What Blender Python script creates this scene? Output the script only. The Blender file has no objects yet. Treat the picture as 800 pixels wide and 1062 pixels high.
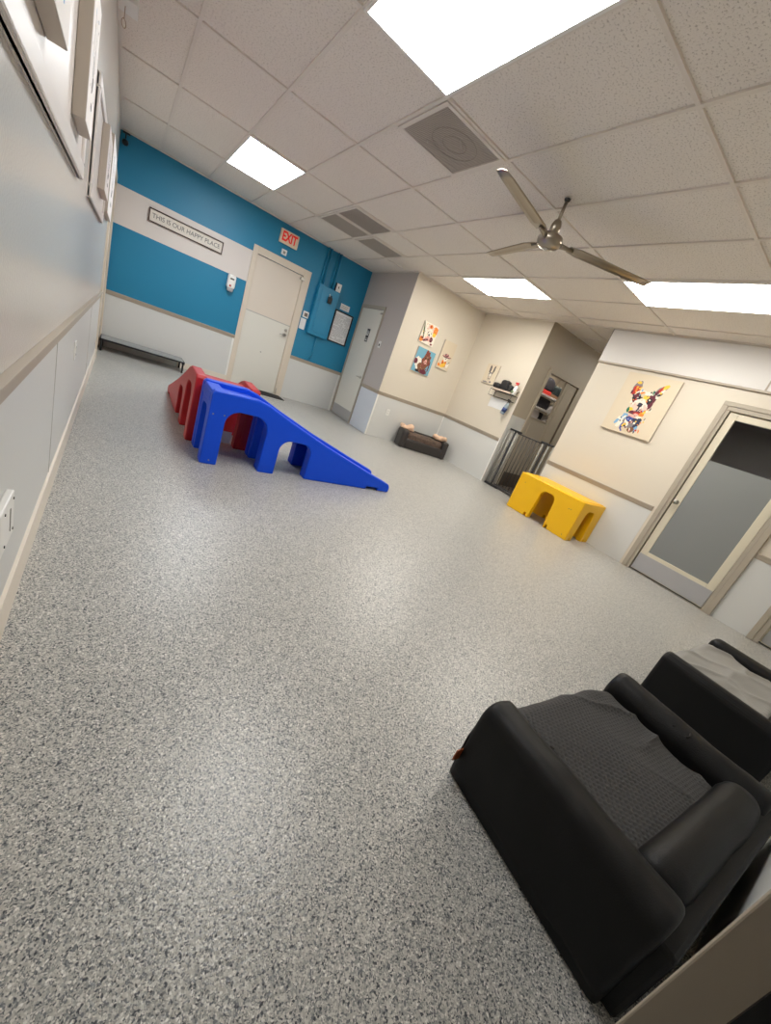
import bpy, bmesh, math, random
from mathutils import Vector, Matrix, noise

random.seed(7)
sc = bpy.context.scene
PI = math.pi

# ------------------------------------------------------------------ camera, world, exposure
F_PX, W_PX, H_PX = 400.5, 800.0, 1062.0
cam_data = bpy.data.cameras.new('camera')
cam = bpy.data.objects.new('camera', cam_data)
sc.collection.objects.link(cam)
cam_data.sensor_fit = 'AUTO'
cam_data.sensor_width = 36.0
cam_data.lens = F_PX / H_PX * 36.0
cam_data.clip_start = 0.02
Rm = Matrix(((0.79641639, -0.09454069, -0.59731314),
             (-0.49757841, 0.45892377, -0.73607384),
             (0.34371013, 0.88343139, 0.31845301)))
mw = Rm.to_4x4()
mw.translation = Vector((0.2103, -7.591, 1.1095))
cam.matrix_world = mw
sc.camera = cam

world = bpy.data.worlds.new('world')
sc.world = world
world.use_nodes = True
bg = world.node_tree.nodes['Background']
bg.inputs[0].default_value = (0.9, 0.95, 1.0, 1)
bg.inputs[1].default_value = 0.05

sc.view_settings.view_transform = 'Standard'
sc.view_settings.look = 'None'
sc.view_settings.gamma = 1.0
sc.view_settings.use_curve_mapping = False
sc.view_settings.exposure = 0.0
sc.cycles.use_denoising = True
sc.cycles.max_bounces = 10
sc.cycles.diffuse_bounces = 8
sc.cycles.caustics_reflective = False
sc.cycles.caustics_refractive = False

LIGHT_POWER = 22.5      # emission of the four troffer diffusers
TINT_COOL = (0.93, 0.97, 1.0)
TINT_NEUTRAL = (0.98, 0.98, 0.97)
TINT_WARM = (1.0, 0.955, 0.87)

# room measures
XB, XR, YC, H, YF = 3.955, 5.605, -1.584, 2.71, -7.79
RAIL = 0.79

# ------------------------------------------------------------------ materials
def lin(c):
    return tuple(((v / 255.0) / 12.92 if v / 255.0 <= 0.04045 else ((v / 255.0 + 0.055) / 1.055) ** 2.4) for v in c)

MATS = {}
def mat(name, rgb, rough=0.5, metal=0.0, bump=0.0, bscale=60.0, var=0.0, vscale=4.0, spec=0.5, coat=0.0, emit=None, estr=0.0, sheen=0.0):
    if name in MATS:
        return MATS[name]
    m = bpy.data.materials.new(name)
    m.use_nodes = True
    nt = m.node_tree
    b = nt.nodes['Principled BSDF']
    col = (*lin(rgb), 1)
    b.inputs['Base Color'].default_value = col
    b.inputs['Roughness'].default_value = rough
    b.inputs['Metallic'].default_value = metal
    b.inputs['Specular IOR Level'].default_value = spec
    b.inputs['Coat Weight'].default_value = coat
    b.inputs['Sheen Weight'].default_value = sheen
    tc = nt.nodes.new('ShaderNodeTexCoord')
    if var > 0:
        n = nt.nodes.new('ShaderNodeTexNoise')
        n.inputs['Scale'].default_value = vscale
        n.inputs['Detail'].default_value = 4
        mx = nt.nodes.new('ShaderNodeMix'); mx.data_type = 'RGBA'
        mx.inputs['A'].default_value = (*[v * (1 - var) for v in col[:3]], 1)
        mx.inputs['B'].default_value = (*[min(1, v * (1 + var)) for v in col[:3]], 1)
        nt.links.new(tc.outputs['Object'], n.inputs['Vector'])
        nt.links.new(n.outputs['Fac'], mx.inputs['Factor'])
        nt.links.new(mx.outputs['Result'], b.inputs['Base Color'])
    if bump > 0:
        n = nt.nodes.new('ShaderNodeTexNoise')
        n.inputs['Scale'].default_value = bscale
        n.inputs['Detail'].default_value = 3
        bp = nt.nodes.new('ShaderNodeBump')
        bp.inputs['Strength'].default_value = bump
        bp.inputs['Distance'].default_value = 0.01
        nt.links.new(tc.outputs['Object'], n.inputs['Vector'])
        nt.links.new(n.outputs['Fac'], bp.inputs['Height'])
        nt.links.new(bp.outputs['Normal'], b.inputs['Normal'])
    if emit:
        b.inputs['Emission Color'].default_value = (*emit, 1)
        b.inputs['Emission Strength'].default_value = estr
    MATS[name] = m
    return m

def ramp(nt, stops, interp='CONSTANT'):
    r = nt.nodes.new('ShaderNodeValToRGB')
    cr = r.color_ramp
    cr.interpolation = interp
    while len(cr.elements) > 1:
        cr.elements.remove(cr.elements[-1])
    cr.elements[0].position = stops[0][0]
    cr.elements[0].color = (*lin(stops[0][1]), 1)
    for p, c in stops[1:]:
        e = cr.elements.new(p); e.color = (*lin(c), 1)
    return r

def floor_material():
    m = bpy.data.materials.new('speckled_vinyl_floor'); m.use_nodes = True
    nt = m.node_tree; b = nt.nodes['Principled BSDF']
    tc = nt.nodes.new('ShaderNodeTexCoord')
    def layer(scale, stops):
        v = nt.nodes.new('ShaderNodeTexVoronoi'); v.inputs['Scale'].default_value = scale
        nt.links.new(tc.outputs['Object'], v.inputs['Vector'])
        s = nt.nodes.new('ShaderNodeSeparateColor')
        nt.links.new(v.outputs['Color'], s.inputs['Color'])
        r = ramp(nt, stops); nt.links.new(s.outputs['Red'], r.inputs['Fac'])
        return v, s, r
    v1, s1, r1 = layer(265, [(0, (62, 66, 72)), (.08, (112, 115, 118)), (.22, (154, 155, 151)), (.42, (182, 180, 174)), (.70, (202, 200, 194)), (.93, (228, 226, 220))])
    v2, s2, r2 = layer(420, [(0, (70, 74, 80)), (.12, (130, 132, 132)), (.38, (180, 178, 172)), (.80, (216, 213, 206))])
    mx = nt.nodes.new('ShaderNodeMix'); mx.data_type = 'RGBA'
    gt = nt.nodes.new('ShaderNodeMath'); gt.operation = 'GREATER_THAN'; gt.inputs[1].default_value = 0.55
    nt.links.new(s1.outputs['Green'], gt.inputs[0])
    nt.links.new(gt.outputs[0], mx.inputs['Factor'])
    nt.links.new(r1.outputs['Color'], mx.inputs['A']); nt.links.new(r2.outputs['Color'], mx.inputs['B'])
    nt.links.new(mx.outputs['Result'], b.inputs['Base Color'])
    b.inputs['Roughness'].default_value = 0.33
    b.inputs['Specular IOR Level'].default_value = 0.5
    n = nt.nodes.new('ShaderNodeTexNoise'); n.inputs['Scale'].default_value = 90; n.inputs['Detail'].default_value = 3
    nt.links.new(tc.outputs['Object'], n.inputs['Vector'])
    bp = nt.nodes.new('ShaderNodeBump'); bp.inputs['Strength'].default_value = 0.35; bp.inputs['Distance'].default_value = 0.004
    nt.links.new(n.outputs['Fac'], bp.inputs['Height']); nt.links.new(bp.outputs['Normal'], b.inputs['Normal'])
    return m

def ceiling_material():
    m = bpy.data.materials.new('mineral_fibre_tile'); m.use_nodes = True
    nt = m.node_tree; b = nt.nodes['Principled BSDF']
    tc = nt.nodes.new('ShaderNodeTexCoord')
    n = nt.nodes.new('ShaderNodeTexNoise'); n.inputs['Scale'].default_value = 95; n.inputs['Detail'].default_value = 2
    n.inputs['Roughness'].default_value = .6
    nt.links.new(tc.outputs['Object'], n.inputs['Vector'])
    r = nt.nodes.new('ShaderNodeValToRGB'); cr = r.color_ramp
    cr.elements[0].position = .33; cr.elements[0].color = (*lin((190, 182, 173)), 1)
    cr.elements[1].position = .44; cr.elements[1].color = (*lin((232, 226, 218)), 1)
    nt.links.new(n.outputs['Fac'], r.inputs['Fac'])
    nt.links.new(r.outputs['Color'], b.inputs['Base Color'])
    b.inputs['Roughness'].default_value = .9
    bp = nt.nodes.new('ShaderNodeBump'); bp.inputs['Strength'].default_value = .55; bp.inputs['Distance'].default_value = .006
    nt.links.new(n.outputs['Fac'], bp.inputs['Height']); nt.links.new(bp.outputs['Normal'], b.inputs['Normal'])
    return m

M_floor = floor_material()
M_ceil = ceiling_material()
M_paint = mat('cream_wall_paint', (212, 204, 189), .42, bump=.12, bscale=220)
M_paint_left = mat('glossy_cream_wall_paint', (206, 201, 194), .25, bump=.10, bscale=120)
M_upper = mat('white_fascia_panel', (220, 218, 216), .45)
M_hall = mat('hall_taupe_paint', (176, 166, 148), .5, bump=.1, bscale=200)
M_teal = mat('teal_wall_paint', (20, 126, 166), .42, bump=.15, bscale=150)
M_frp = mat('white_wainscot_panel', (208, 209, 207), .38, bump=.08, bscale=260)
M_cool_lit_wall = mat('cool_lit_wall_tone', (186, 179, 175), .45, bump=.12, bscale=220)  # wall paint greyed so the colour carries the cool light here
M_frp_cool = mat('cool_white_wainscot_panel', (206, 213, 224), .38, bump=.08, bscale=260)
M_rail = mat('taupe_rail_paint', (170, 159, 144), .4)
M_case = mat('taupe_door_casing_paint', (170, 161, 146), .4)
M_case_light = mat('pale_door_casing_paint', (214, 203, 187), .4)
M_leaf = mat('beige_door_paint', (217, 207, 194), .4)
M_leaf_white = mat('white_door_paint', (219, 217, 208), .4)
M_cream_leaf = mat('cream_door_paint', (212, 205, 184), .4)
M_seam = mat('panel_seam', (180, 178, 172), .5)
M_white = mat('white_plastic', (232, 231, 227), .35)
M_offw = mat('offwhite_board', (216, 209, 204), .4)
M_white_batten = mat('white_batten', (236, 236, 232), .4)
M_base = mat('cream_baseboard', (222, 213, 199), .4)
M_tee = mat('ceiling_tee_paint', (222, 215, 206), .45)
M_black = mat('black_metal', (24, 24, 26), .4, spec=.4)
M_blackp = mat('black_plastic', (30, 30, 32), .5)
M_leather = mat('black_faux_leather', (11, 11, 12), .5, bump=.10, bscale=300, spec=.30)
M_leather_s = mat('dark_brown_faux_leather', (48, 44, 43), .45, bump=.1, bscale=200)
M_steel = mat('brushed_steel', (190, 186, 178), .32, metal=1.0)
M_fanmetal = mat('fan_metal', (160, 150, 136), .30, metal=1.0)
M_kick = mat('kick_plate', (176, 176, 178), .40, metal=.35)
M_blue = mat('blue_moulded_plastic', (0, 76, 222), .48, bump=.05, bscale=300, spec=.35)
M_red = mat('red_moulded_plastic', (186, 30, 38), .42, bump=.05, bscale=300)
M_yellow = mat('yellow_moulded_plastic', (240, 186, 0), .40, bump=.05, bscale=300)
M_dark = mat('dark_recess', (30, 27, 24), .8)
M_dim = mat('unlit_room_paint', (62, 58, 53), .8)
M_wood_dark = mat('dark_brown_frame', (66, 40, 30), .5, bump=.2, bscale=60)
M_sign = mat('sign_board', (222, 216, 206), .6)
M_ink = mat('grey_ink', (96, 96, 94), .7)
M_blackink = mat('black_ink', (22, 22, 22), .7)
M_canvas = mat('cream_canvas', (213, 200, 177), .7, bump=.1, bscale=500)
M_canvas_side = mat('canvas_edge', (192, 182, 170), .7)
M_paper = mat('paper', (226, 227, 228), .6)
M_mesh = mat('grey_mesh_fabric', (152, 154, 154), .8, bump=.3, bscale=600)
M_vent = mat('vent_paint', (186, 178, 168), .5)
M_vent_dark = mat('vent_slot', (150, 143, 134), .7)
M_grey = mat('gate_grey', (150, 148, 140), .4)
M_tealp = mat('teal_painted_metal', (24, 132, 174), .4)

# ------------------------------------------------------------------ helpers
def coll(o):
    sc.collection.objects.link(o)
    return o

def props(o, label=None, cat=None, group=None, kind=None):
    if label: o['label'] = label
    if cat: o['category'] = cat
    if group: o['group'] = group
    if kind: o['kind'] = kind
    return o

def thing(name, loc, label, cat, rz=0.0, group=None, kind=None):
    o = bpy.data.objects.new(name, None)
    o.empty_display_size = .05
    coll(o); o.location = loc; o.rotation_euler = (0, 0, rz)
    return props(o, label, cat, group, kind)

class MB:
    """collects shapes, several materials allowed, into ONE mesh"""
    def __init__(s):
        s.bm = bmesh.new(); s.mats = []
    def mi(s, m):
        if m not in s.mats: s.mats.append(m)
        return s.mats.index(m)
    def _setm(s, faces, m):
        i = s.mi(m)
        for f in faces: f.material_index = i
    def box(s, x0, x1, y0, y1, z0, z1, m):
        if x1 < x0: x0, x1 = x1, x0
        if y1 < y0: y0, y1 = y1, y0
        if z1 < z0: z0, z1 = z1, z0
        v = [s.bm.verts.new(p) for p in ((x0,y0,z0),(x1,y0,z0),(x1,y1,z0),(x0,y1,z0),(x0,y0,z1),(x1,y0,z1),(x1,y1,z1),(x0,y1,z1))]
        fs = [s.bm.faces.new([v[i] for i in q]) for q in ((3,2,1,0),(4,5,6,7),(0,1,5,4),(1,2,6,5),(2,3,7,6),(3,0,4,7))]
        s._setm(fs, m); return v
    def prism(s, pts, ax, a0, a1, m):
        """pts 2-D outline (ccw); ax 'x': pts are (y,z); 'y': (x,z); 'z': (x,y)"""
        if a1 < a0: a0, a1 = a1, a0
        def P(p, a):
            return {'x': (a, p[0], p[1]), 'y': (p[0], a, p[1]), 'z': (p[0], p[1], a)}[ax]
        A = [s.bm.verts.new(P(p, a0)) for p in pts]; B = [s.bm.verts.new(P(p, a1)) for p in pts]
        fs = [s.bm.faces.new(A), s.bm.faces.new(list(reversed(B)))]
        n = len(pts)
        for i in range(n):
            j = (i + 1) % n
            fs.append(s.bm.faces.new((A[j], A[i], B[i], B[j])))
        s._setm(fs, m)
        bmesh.ops.recalc_face_normals(s.bm, faces=fs)
    def tube(s, pts, r, m, seg=10, cap=True):
        pts = [Vector(p) for p in pts]; rings = []
        for i, p in enumerate(pts):
            d = (pts[min(i + 1, len(pts) - 1)] - pts[max(i - 1, 0)]).normalized()
            up = Vector((0, 0, 1)) if abs(d.z) < .9 else Vector((1, 0, 0))
            a = d.cross(up).normalized(); b = d.cross(a).normalized()
            rr = r[i] if isinstance(r, (list, tuple)) else r
            rings.append([s.bm.verts.new(p + (a * math.cos(2*PI*k/seg) + b * math.sin(2*PI*k/seg)) * rr) for k in range(seg)])
        fs = []
        for i in range(len(rings) - 1):
            for k in range(seg):
                fs.append(s.bm.faces.new((rings[i][k], rings[i][(k+1) % seg], rings[i+1][(k+1) % seg], rings[i+1][k])))
        if cap:
            fs.append(s.bm.faces.new(list(reversed(rings[0])))); fs.append(s.bm.faces.new(rings[-1]))
        s._setm(fs, m)
        for f in fs: f.smooth = True
        bmesh.ops.recalc_face_normals(s.bm, faces=fs)
    def lathe(s, c, prof, m, ax='z', seg=24):
        """prof list of (r, h) along axis ax from point c"""
        c = Vector(c); rings = []
        for r, h in prof:
            ring = []
            for k in range(seg):
                a = 2*PI*k/seg; u, w = r*math.cos(a), r*math.sin(a)
                off = {'z': (u, w, h), 'y': (u, h, w), 'x': (h, u, w)}[ax]
                ring.append(s.bm.verts.new(c + Vector(off)))
            rings.append(ring)
        fs = []
        for i in range(len(rings) - 1):
            for k in range(seg):
                fs.append(s.bm.faces.new((rings[i][k], rings[i][(k+1) % seg], rings[i+1][(k+1) % seg], rings[i+1][k])))
        fs.append(s.bm.faces.new(rings[0])); fs.append(s.bm.faces.new(rings[-1]))
        s._setm(fs, m)
        for f in fs[:-2]: f.smooth = True
        bmesh.ops.recalc_face_normals(s.bm, faces=fs)
    def poly(s, pts, m):
        f = s.bm.faces.new([s.bm.verts.new(p) for p in pts]); s._setm([f], m)
    def soft(s, x0, x1, y0, y1, z0, z1, r, m, cuts=14, amp=.0, nf=5.0, flat=True, seed=0):
        """rounded soft box with gentle dents"""
        c = Vector(((x0+x1)/2, (y0+y1)/2, (z0+z1)/2)); h = Vector((abs(x1-x0)/2, abs(y1-y0)/2, abs(z1-z0)/2))
        t = bmesh.new(); bmesh.ops.create_cube(t, size=2)
        bmesh.ops.subdivide_edges(t, edges=t.edges[:], cuts=cuts, use_grid_fill=True)
        mp = {}
        for v in t.verts:
            p = Vector([h[i] * math.sin(PI/2*max(-1, min(1, v.co[i]))) for i in range(3)])
            q = Vector([max(-(h[i]-r), min(h[i]-r, p[i])) for i in range(3)])
            if flat and p.z < -(h.z - r): q.z = p.z
            d = p - q
            if d.length > 1e-7: p = q + d.normalized() * r
            p += c
            if amp:
                k = noise.noise(p * nf + Vector((seed, seed*2, 0)))
                n = (p - c); n = Vector((n.x/h.x, n.y/h.y, n.z/h.z)).normalized()
                if p.z > z0 + .02: p += n * k * amp
            mp[v] = s.bm.verts.new(p)
        fs = []
        for f in t.faces:
            g = s.bm.faces.new([mp[v] for v in f.verts]); g.smooth = True; fs.append(g)
        t.free(); s._setm(fs, m)
    def build(s, name, parent=None, bevel=0.0, seg=2, local=False, smooth=False):
        me = bpy.data.meshes.new(name)
        o = bpy.data.objects.new(name, me)
        off = Vector((0, 0, 0))
        if parent is not None:
            if not local:
                p = parent
                while p is not None: off += Vector(p.location); p = p.parent
        else:
            cs = [v.co for v in s.bm.verts]
            if not local:
                off = Vector(((min(c.x for c in cs)+max(c.x for c in cs))/2, (min(c.y for c in cs)+max(c.y for c in cs))/2, min(c.z for c in cs)))
        if not local: bmesh.ops.translate(s.bm, verts=s.bm.verts[:], vec=-off)
        s.bm.to_mesh(me); s.bm.free()
        for m in s.mats: me.materials.append(m)
        coll(o)
        if parent is not None: o.parent = parent
        elif not local: o.location = off
        if smooth: me.polygons.foreach_set('use_smooth', [True]*len(me.polygons))
        if bevel:
            b = o.modifiers.new('bevel', 'BEVEL'); b.width = bevel; b.segments = seg; b.limit_method = 'ANGLE'; b.angle_limit = math.radians(35)
            b.harden_normals = False
        return o

def text(name, body, size, parent, m, loc, rot=(PI/2, 0, 0), thick=.001, sx=1.0, offset=0.0, space=1.0):
    c = bpy.data.curves.new(name, 'FONT'); c.body = body; c.size = size
    c.align_x = 'CENTER'; c.align_y = 'CENTER'; c.extrude = thick; c.offset = offset; c.space_character = space
    t = bpy.data.objects.new(name, c); coll(t)
    bpy.context.view_layer.update()
    me = bpy.data.meshes.new_from_object(t.evaluated_get(bpy.context.evaluated_depsgraph_get()))
    bpy.data.objects.remove(t)
    me.name = name; me.materials.clear(); me.materials.append(m)
    o = bpy.data.objects.new(name, me); coll(o); o.parent = parent
    o.location = loc; o.rotation_euler = rot; o.scale = (sx, 1, 1)
    return o

# Walls: local frame is x = right as one faces the wall, -y = out of the wall, z = up
R_BACK, R_RIGHT, R_LEFT = 0.0, -PI/2, PI/2

# ------------------------------------------------------------------ ROOM SHELL
def struct(name, mb, parent=None, **k):
    o = mb.build(name, parent, **k)
    if parent is None: o['kind'] = 'structure'
    return o

b = MB(); b.box(-.15, 9.3, -9.2, .15, -.1, 0, M_floor); fl = struct('floor', b)
b = MB(); b.box(-.15, 9.3, -9.2, .15, H+.012, H+.1, M_ceil); ceil_o = struct('ceiling', b)
# suspended grid
b = MB()
gx = [.448 + .6096*i for i in range(9)]
gy = [-1.246 - 1.2192*i for i in range(6)]
for x in gx:
    b.box(x-.012, x+.012, (0 if x < XB else YC), YF, H, H+.013, M_tee)
for y in gy:
    b.box(0, (XB if y > YC else XR), y-.0115, y+.0115, H+.0008, H+.0135, M_tee)
b.box(1.667, 2.276, -4.306, -4.282, H, H+.013, M_tee)
b.box(2.276, 3.496, -1.867, -1.843, H, H+.013, M_tee)
b.box(0, XB, -.022, 0, H-.004, H+.013, M_tee)
b.box(0, .022, 0, YF, H-.004, H+.013, M_tee)
b.box(XB-.022, XB, 0, YC, H-.004, H+.013, M_tee)
b.box(XB, XR, YC-.022, YC, H-.004, H+.013, M_tee)
b.box(XR-.022, XR, YC, YF, H-.004, H+.013, M_tee)
for x in (6.3, 6.91, 7.52): b.box(x-.012, x+.012, -3.137, -4.6, H, H+.013, M_tee)
for y in (-3.684,): b.box(5.7, 8.5, y-.012, y+.012, H, H+.013, M_tee)
b.build('ceiling_grid', ceil_o)

# back (blue) wall with door opening
b = MB()
b.box(-.15, 1.90, 0, .12, 0, H+.05, M_teal); b.box(2.72, XB+.15, 0, .12, 0, H+.05, M_teal); b.box(1.90, 2.72, 0, .12, 2.11, H+.05, M_teal)
wb = struct('wall_back', b)
b = MB(); b.box(0, 1.835, -.006, 0, 1.655, 2.115, M_offw); b.build('white_stripe', wb)
b = MB(); b.box(0, 1.83, -.004, 0, 0, .74, M_frp); b.box(2.84, XB, -.004, 0, 0, .735, M_frp)
b.box(1.80, 1.832, -.010, 0, 0, .74, M_white_batten); b.box(3.90, 3.932, -.010, 0, 0, .74, M_white_batten); b.build('wainscot', wb)
def rail_boxes(b, kind, a0, a1, c):
    for z0, z1, d in ((.735, .752, .010), (.752, .778, .016), (.778, .795, .024)):
        if kind == 'y': b.box(a0, a1, c-d, c, z0, z1, M_rail)
        elif kind == 'x-': b.box(c-d, c, a0, a1, z0, z1, M_rail)
        else: b.box(c, c+d, a0, a1, z0, z1, M_rail)
b = MB(); rail_boxes(b, 'y', 0, 1.83, 0); rail_boxes(b, 'y', 2.84, XB, 0); b.build('chair_rail', wb, bevel=.002)
b = MB(); b.box(1.05, 1.83, -.014, 0, 0, .095, M_base); struct('baseboard_back', b, bevel=.004)

# wall with restroom door, colour greyed for the cool light (faces -x)
b = MB()
b.box(XB, XB+.12, 0, -.065, 0, H+.05, M_cool_lit_wall); b.box(XB, XB+.12, -.905, YC+.001, 0, H+.05, M_cool_lit_wall); b.box(XB, XB+.12, -.065, -.905, 2.08, H+.05, M_cool_lit_wall)
wg = struct('wall_restroom', b)
b = MB(); b.box(XB-.004, XB, -.955, YC, 0, .735, M_frp_cool); b.build('wainscot', wg)
b = MB(); rail_boxes(b, 'x-', -.955, YC-.024, XB); b.build('chair_rail', wg, bevel=.002)
# cream wall (faces -y)
b = MB(); b.box(XB+.0005, XR+.12, YC, YC+.12, 0, H+.05, M_paint)
wc = struct('wall_cream', b)
b = MB(); b.box(XB, XR, YC-.004, YC, 0, .735, M_frp)
b.box(XB-.004, XB+.022, YC-.012, YC, 0, .735, M_white_batten); b.box(XR-.022, XR, YC-.012, YC, 0, .735, M_white_batten)
b.build('wainscot', wc)
b = MB(); rail_boxes(b, 'y', XB-.024, XR, YC); b.build('chair_rail', wc, bevel=.002)
# right wall (faces -x): two stretches with hall opening between
YE, YO = -3.137, -4.144
b = MB(); b.box(XR, XR+.12, YC+.12, YE, 0, H+.05, M_paint)
b.box(XR, XR+.12, YO, -5.865, 0, H+.05, M_paint); b.box(XR, XR+.12, -5.865, -6.685, 2.03, H+.05, M_paint)
b.box(XR, XR+.12, -6.685, -7.20, 0, H+.05, M_paint); b.box(XR, XR+.12, -7.20, -7.79, 2.03, H+.05, M_paint)
wr = struct('wall_right', b)
b = MB(); b.box(XR-.004, XR, YC, YE+.02, 0, .735, M_frp); b.box(XR-.004, XR, YO, -5.735, 0, .735, M_frp); b.box(XR-.004, XR, -6.755, -7.105, 0, .735, M_frp)
b.box(XR-.010, XR, YE+.022, YE, 0, .80, M_white_batten)
b.build('wainscot', wr)
b = MB(); rail_boxes(b, 'x-', YC, YE+.02, XR); rail_boxes(b, 'x-', YO, -5.735, XR); rail_boxes(b, 'x-', -6.755, -7.105, XR); b.build('chair_rail', wr, bevel=.002)
b = MB()
b.box(XR-.022, XR, YO-.0, -6.03, 2.29, H-.01, M_upper); b.box(XR-.022, XR, -6.045, -7.25, 2.29, H-.01, M_upper)
b.build('upper_panel', wr, bevel=.003)
b = MB()
b.box(XR-.028, XR, YO, -7.25, 2.268, 2.289, M_rail); b.box(XR-.027, XR, -6.03, -6.045, 2.289, H-.01, M_rail); b.build('panel_trim', wr)
b = MB(); b.box(XR-.010, XR+.05, YO, YO+.014, 2.44, H, M_black); b.build('black_edge_strip', wr)
# left wall
b = MB(); b.box(-.12, 0, 0, -.13, 0, H+.05, M_paint_left); b.box(-.12, 0, -1.06, YF-.12, 0, H+.05, M_paint_left); b.box(-.12, 0, -.13, -1.06, 2.09, H+.05, M_paint_left)
wl = struct('wall_left', b)
b = MB(); b.box(0, .004, -1.14, YF, .1, .735, M_frp); b.box(.004, .0055, -5.275, -5.265, .1, .735, M_seam); b.box(.004, .0055, -2.84, -2.83, .1, .735, M_seam); b.build('wainscot', wl)
b = MB(); rail_boxes(b, 'x+', -1.14, YF, 0); b.build('chair_rail', wl, bevel=.002)
b = MB(); b.prism([(0, 0), (.018, 0), (.014, .10), (0, .108)], 'y', YF, -1.14, M_base); struct('baseboard_left', b)
# front wall with doorway beside the camera
b = MB()
b.box(1.06, XR+.12, YF, YF-.10, 0, H+.05, M_paint); b.box(-.12, .0, YF, YF-.10, 0, H+.05, M_paint); b.box(0, 1.06, YF, YF-.10, 2.14, H+.05, M_paint)
wf = struct('wall_front', b)
b = MB(); b.box(1.06, XR, YF, YF+.004, 0, .735, M_frp); b.build('wainscot', wf)
b = MB(); b.box(1.06, XR, YF, YF+.02, .745, .79, M_rail); b.build('chair_rail', wf)
M_jamb_shaded = mat('shaded_jamb_taupe', (166, 155, 139), .5)  # casing taupe darkened, doorway shade put into the colour
b = MB(); b.box(.975, .990, -7.700, YF, 0, 2.14, M_jamb_shaded); b.box(.990, 1.06, -7.755, YF, 0, 2.14, M_jamb_shaded); b.box(0, .985, -7.702, YF, 2.10, 2.16, M_jamb_shaded)
tf = struct('trim_1', b, bevel=.003)
b = MB(); b.box(.968, .99, -7.758, -7.776, 0, 2.1, M_black); b.box(.955, .985, -7.776, YF-.10, 0, 2.1, M_dim); b.box(.945, .956, -7.83, -7.845, 0, 2.1, M_black); b.build('door_seal', tf)
# dark vestibule behind the camera and hidden rooms behind openings
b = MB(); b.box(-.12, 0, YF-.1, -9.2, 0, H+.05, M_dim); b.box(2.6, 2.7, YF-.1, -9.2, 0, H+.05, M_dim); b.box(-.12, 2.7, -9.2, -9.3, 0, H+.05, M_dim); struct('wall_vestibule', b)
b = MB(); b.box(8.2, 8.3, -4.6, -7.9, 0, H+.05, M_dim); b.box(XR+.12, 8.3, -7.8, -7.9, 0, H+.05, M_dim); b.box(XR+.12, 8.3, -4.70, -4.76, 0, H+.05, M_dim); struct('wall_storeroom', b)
# hall beyond the gate
b = MB()
b.box(XR+.12, 6.06, YE, YE+.10, 0, H+.05, M_hall); b.box(XR+.001, XR+.12, YE-.002, YE, 0, H+.05, M_hall); b.box(6.98, 8.6, YE, YE+.10, 0, H+.05, M_hall); b.box(6.06, 6.98, YE, YE+.10, 2.08, H+.05, M_hall)
b.box(8.5, 8.6, YE, -4.7, 0, H+.05, M_hall); b.box(XR+.12, 8.6, -4.6, -4.7, 0, H+.05, M_hall)
wh = struct('wall_hall', b)
b = MB(); b.box(XR+.004, 6.02, YE-.005, YE, 0, 1.22, M_frp); b.build('wainscot', wh)
# closet room behind hall wall
b = MB(); b.box(5.75, 8.2, -1.9, -1.82, 0, H, M_hall); b.box(8.1, 8.2, YE+.1, -1.9, 0, H, M_hall); b.box(XR+.13, XR+.18, YE+.1, -1.9, 0, H, M_hall); struct('wall_closet', b)
# hall floor: dark boards
b = MB(); b.box(XR+.09, 8.5, YE, -4.6, 0, .004, mat('dark_wood_floor', (86, 76, 66), .45, var=.25, vscale=9)); b.build('hall_flooring', fl)

# ------------------------------------------------------------------ DOORS
def lever(parent, x, z, y=-.045, flip=1, m=None):
    m = m or M_steel
    b = MB(); b.lathe((x, y+.012, z), [(.001, 0), (.028, 0), (.028, -.012), (.012, -.014), (.012, -.05), (.001, -.05)], m, 'y')
    b.tube([(x, y-.04, z), (x - flip*.05, y-.043, z), (x - flip*.11, y-.038, z-.004)], [.010, .009, .007], m)
    return b.build('door_handle', parent, local=True)

# door_1: blue wall exit door, lower half panelled
d = thing('door_1', (2.31, 0, 0), None, None, R_BACK, kind='structure')
b = MB()
for x0, x1 in ((-.48, -.40), (.40, .53)): b.box(x0, x1, -.022, 0, 0, 2.22, M_case_light)
b.box(-.40, .40, -.022, 0, 2.11, 2.22, M_case_light)
b.box(-.41, -.398, -.012, .1, 0, 2.11, M_case_light); b.box(.398, .41, -.012, .1, 0, 2.11, M_case_light)
b.build('door_casing', d, local=True, bevel=.004)
b = MB(); b.box(-.398, .398, .012, .055, .012, 2.108, M_leaf); b.box(-.41, .41, .055, .07, 0, 2.115, M_leaf); dl = b.build('door_leaf', d, local=True, bevel=.002)
b = MB(); b.box(-.395, .395, .009, .014, .012, 1.25, M_leaf_white); b.box(-.395, .395, .007, .014, 1.246, 1.262, M_seam); b.box(-.01, .01, .006, .009, .66, .672, M_ink); b.build('lower_panel', d, local=True)
lever(d, .34, 1.08, .0)
b = MB(); b.lathe((.34, .008, 1.17), [(.001, 0), (.024, 0), (.022, -.02), (.001, -.02)], M_steel, 'y'); b.build('deadbolt', d, local=True)
b = MB(); b.box(.36, .43, -.05, -.0, 2.035, 2.085, M_steel); b.build('door_closer', d, local=True, bevel=.004)
b = MB(); b.box(.415, .435, -.03, -.02, .02, .13, M_steel); b.build('hinge', d, local=True)

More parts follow.
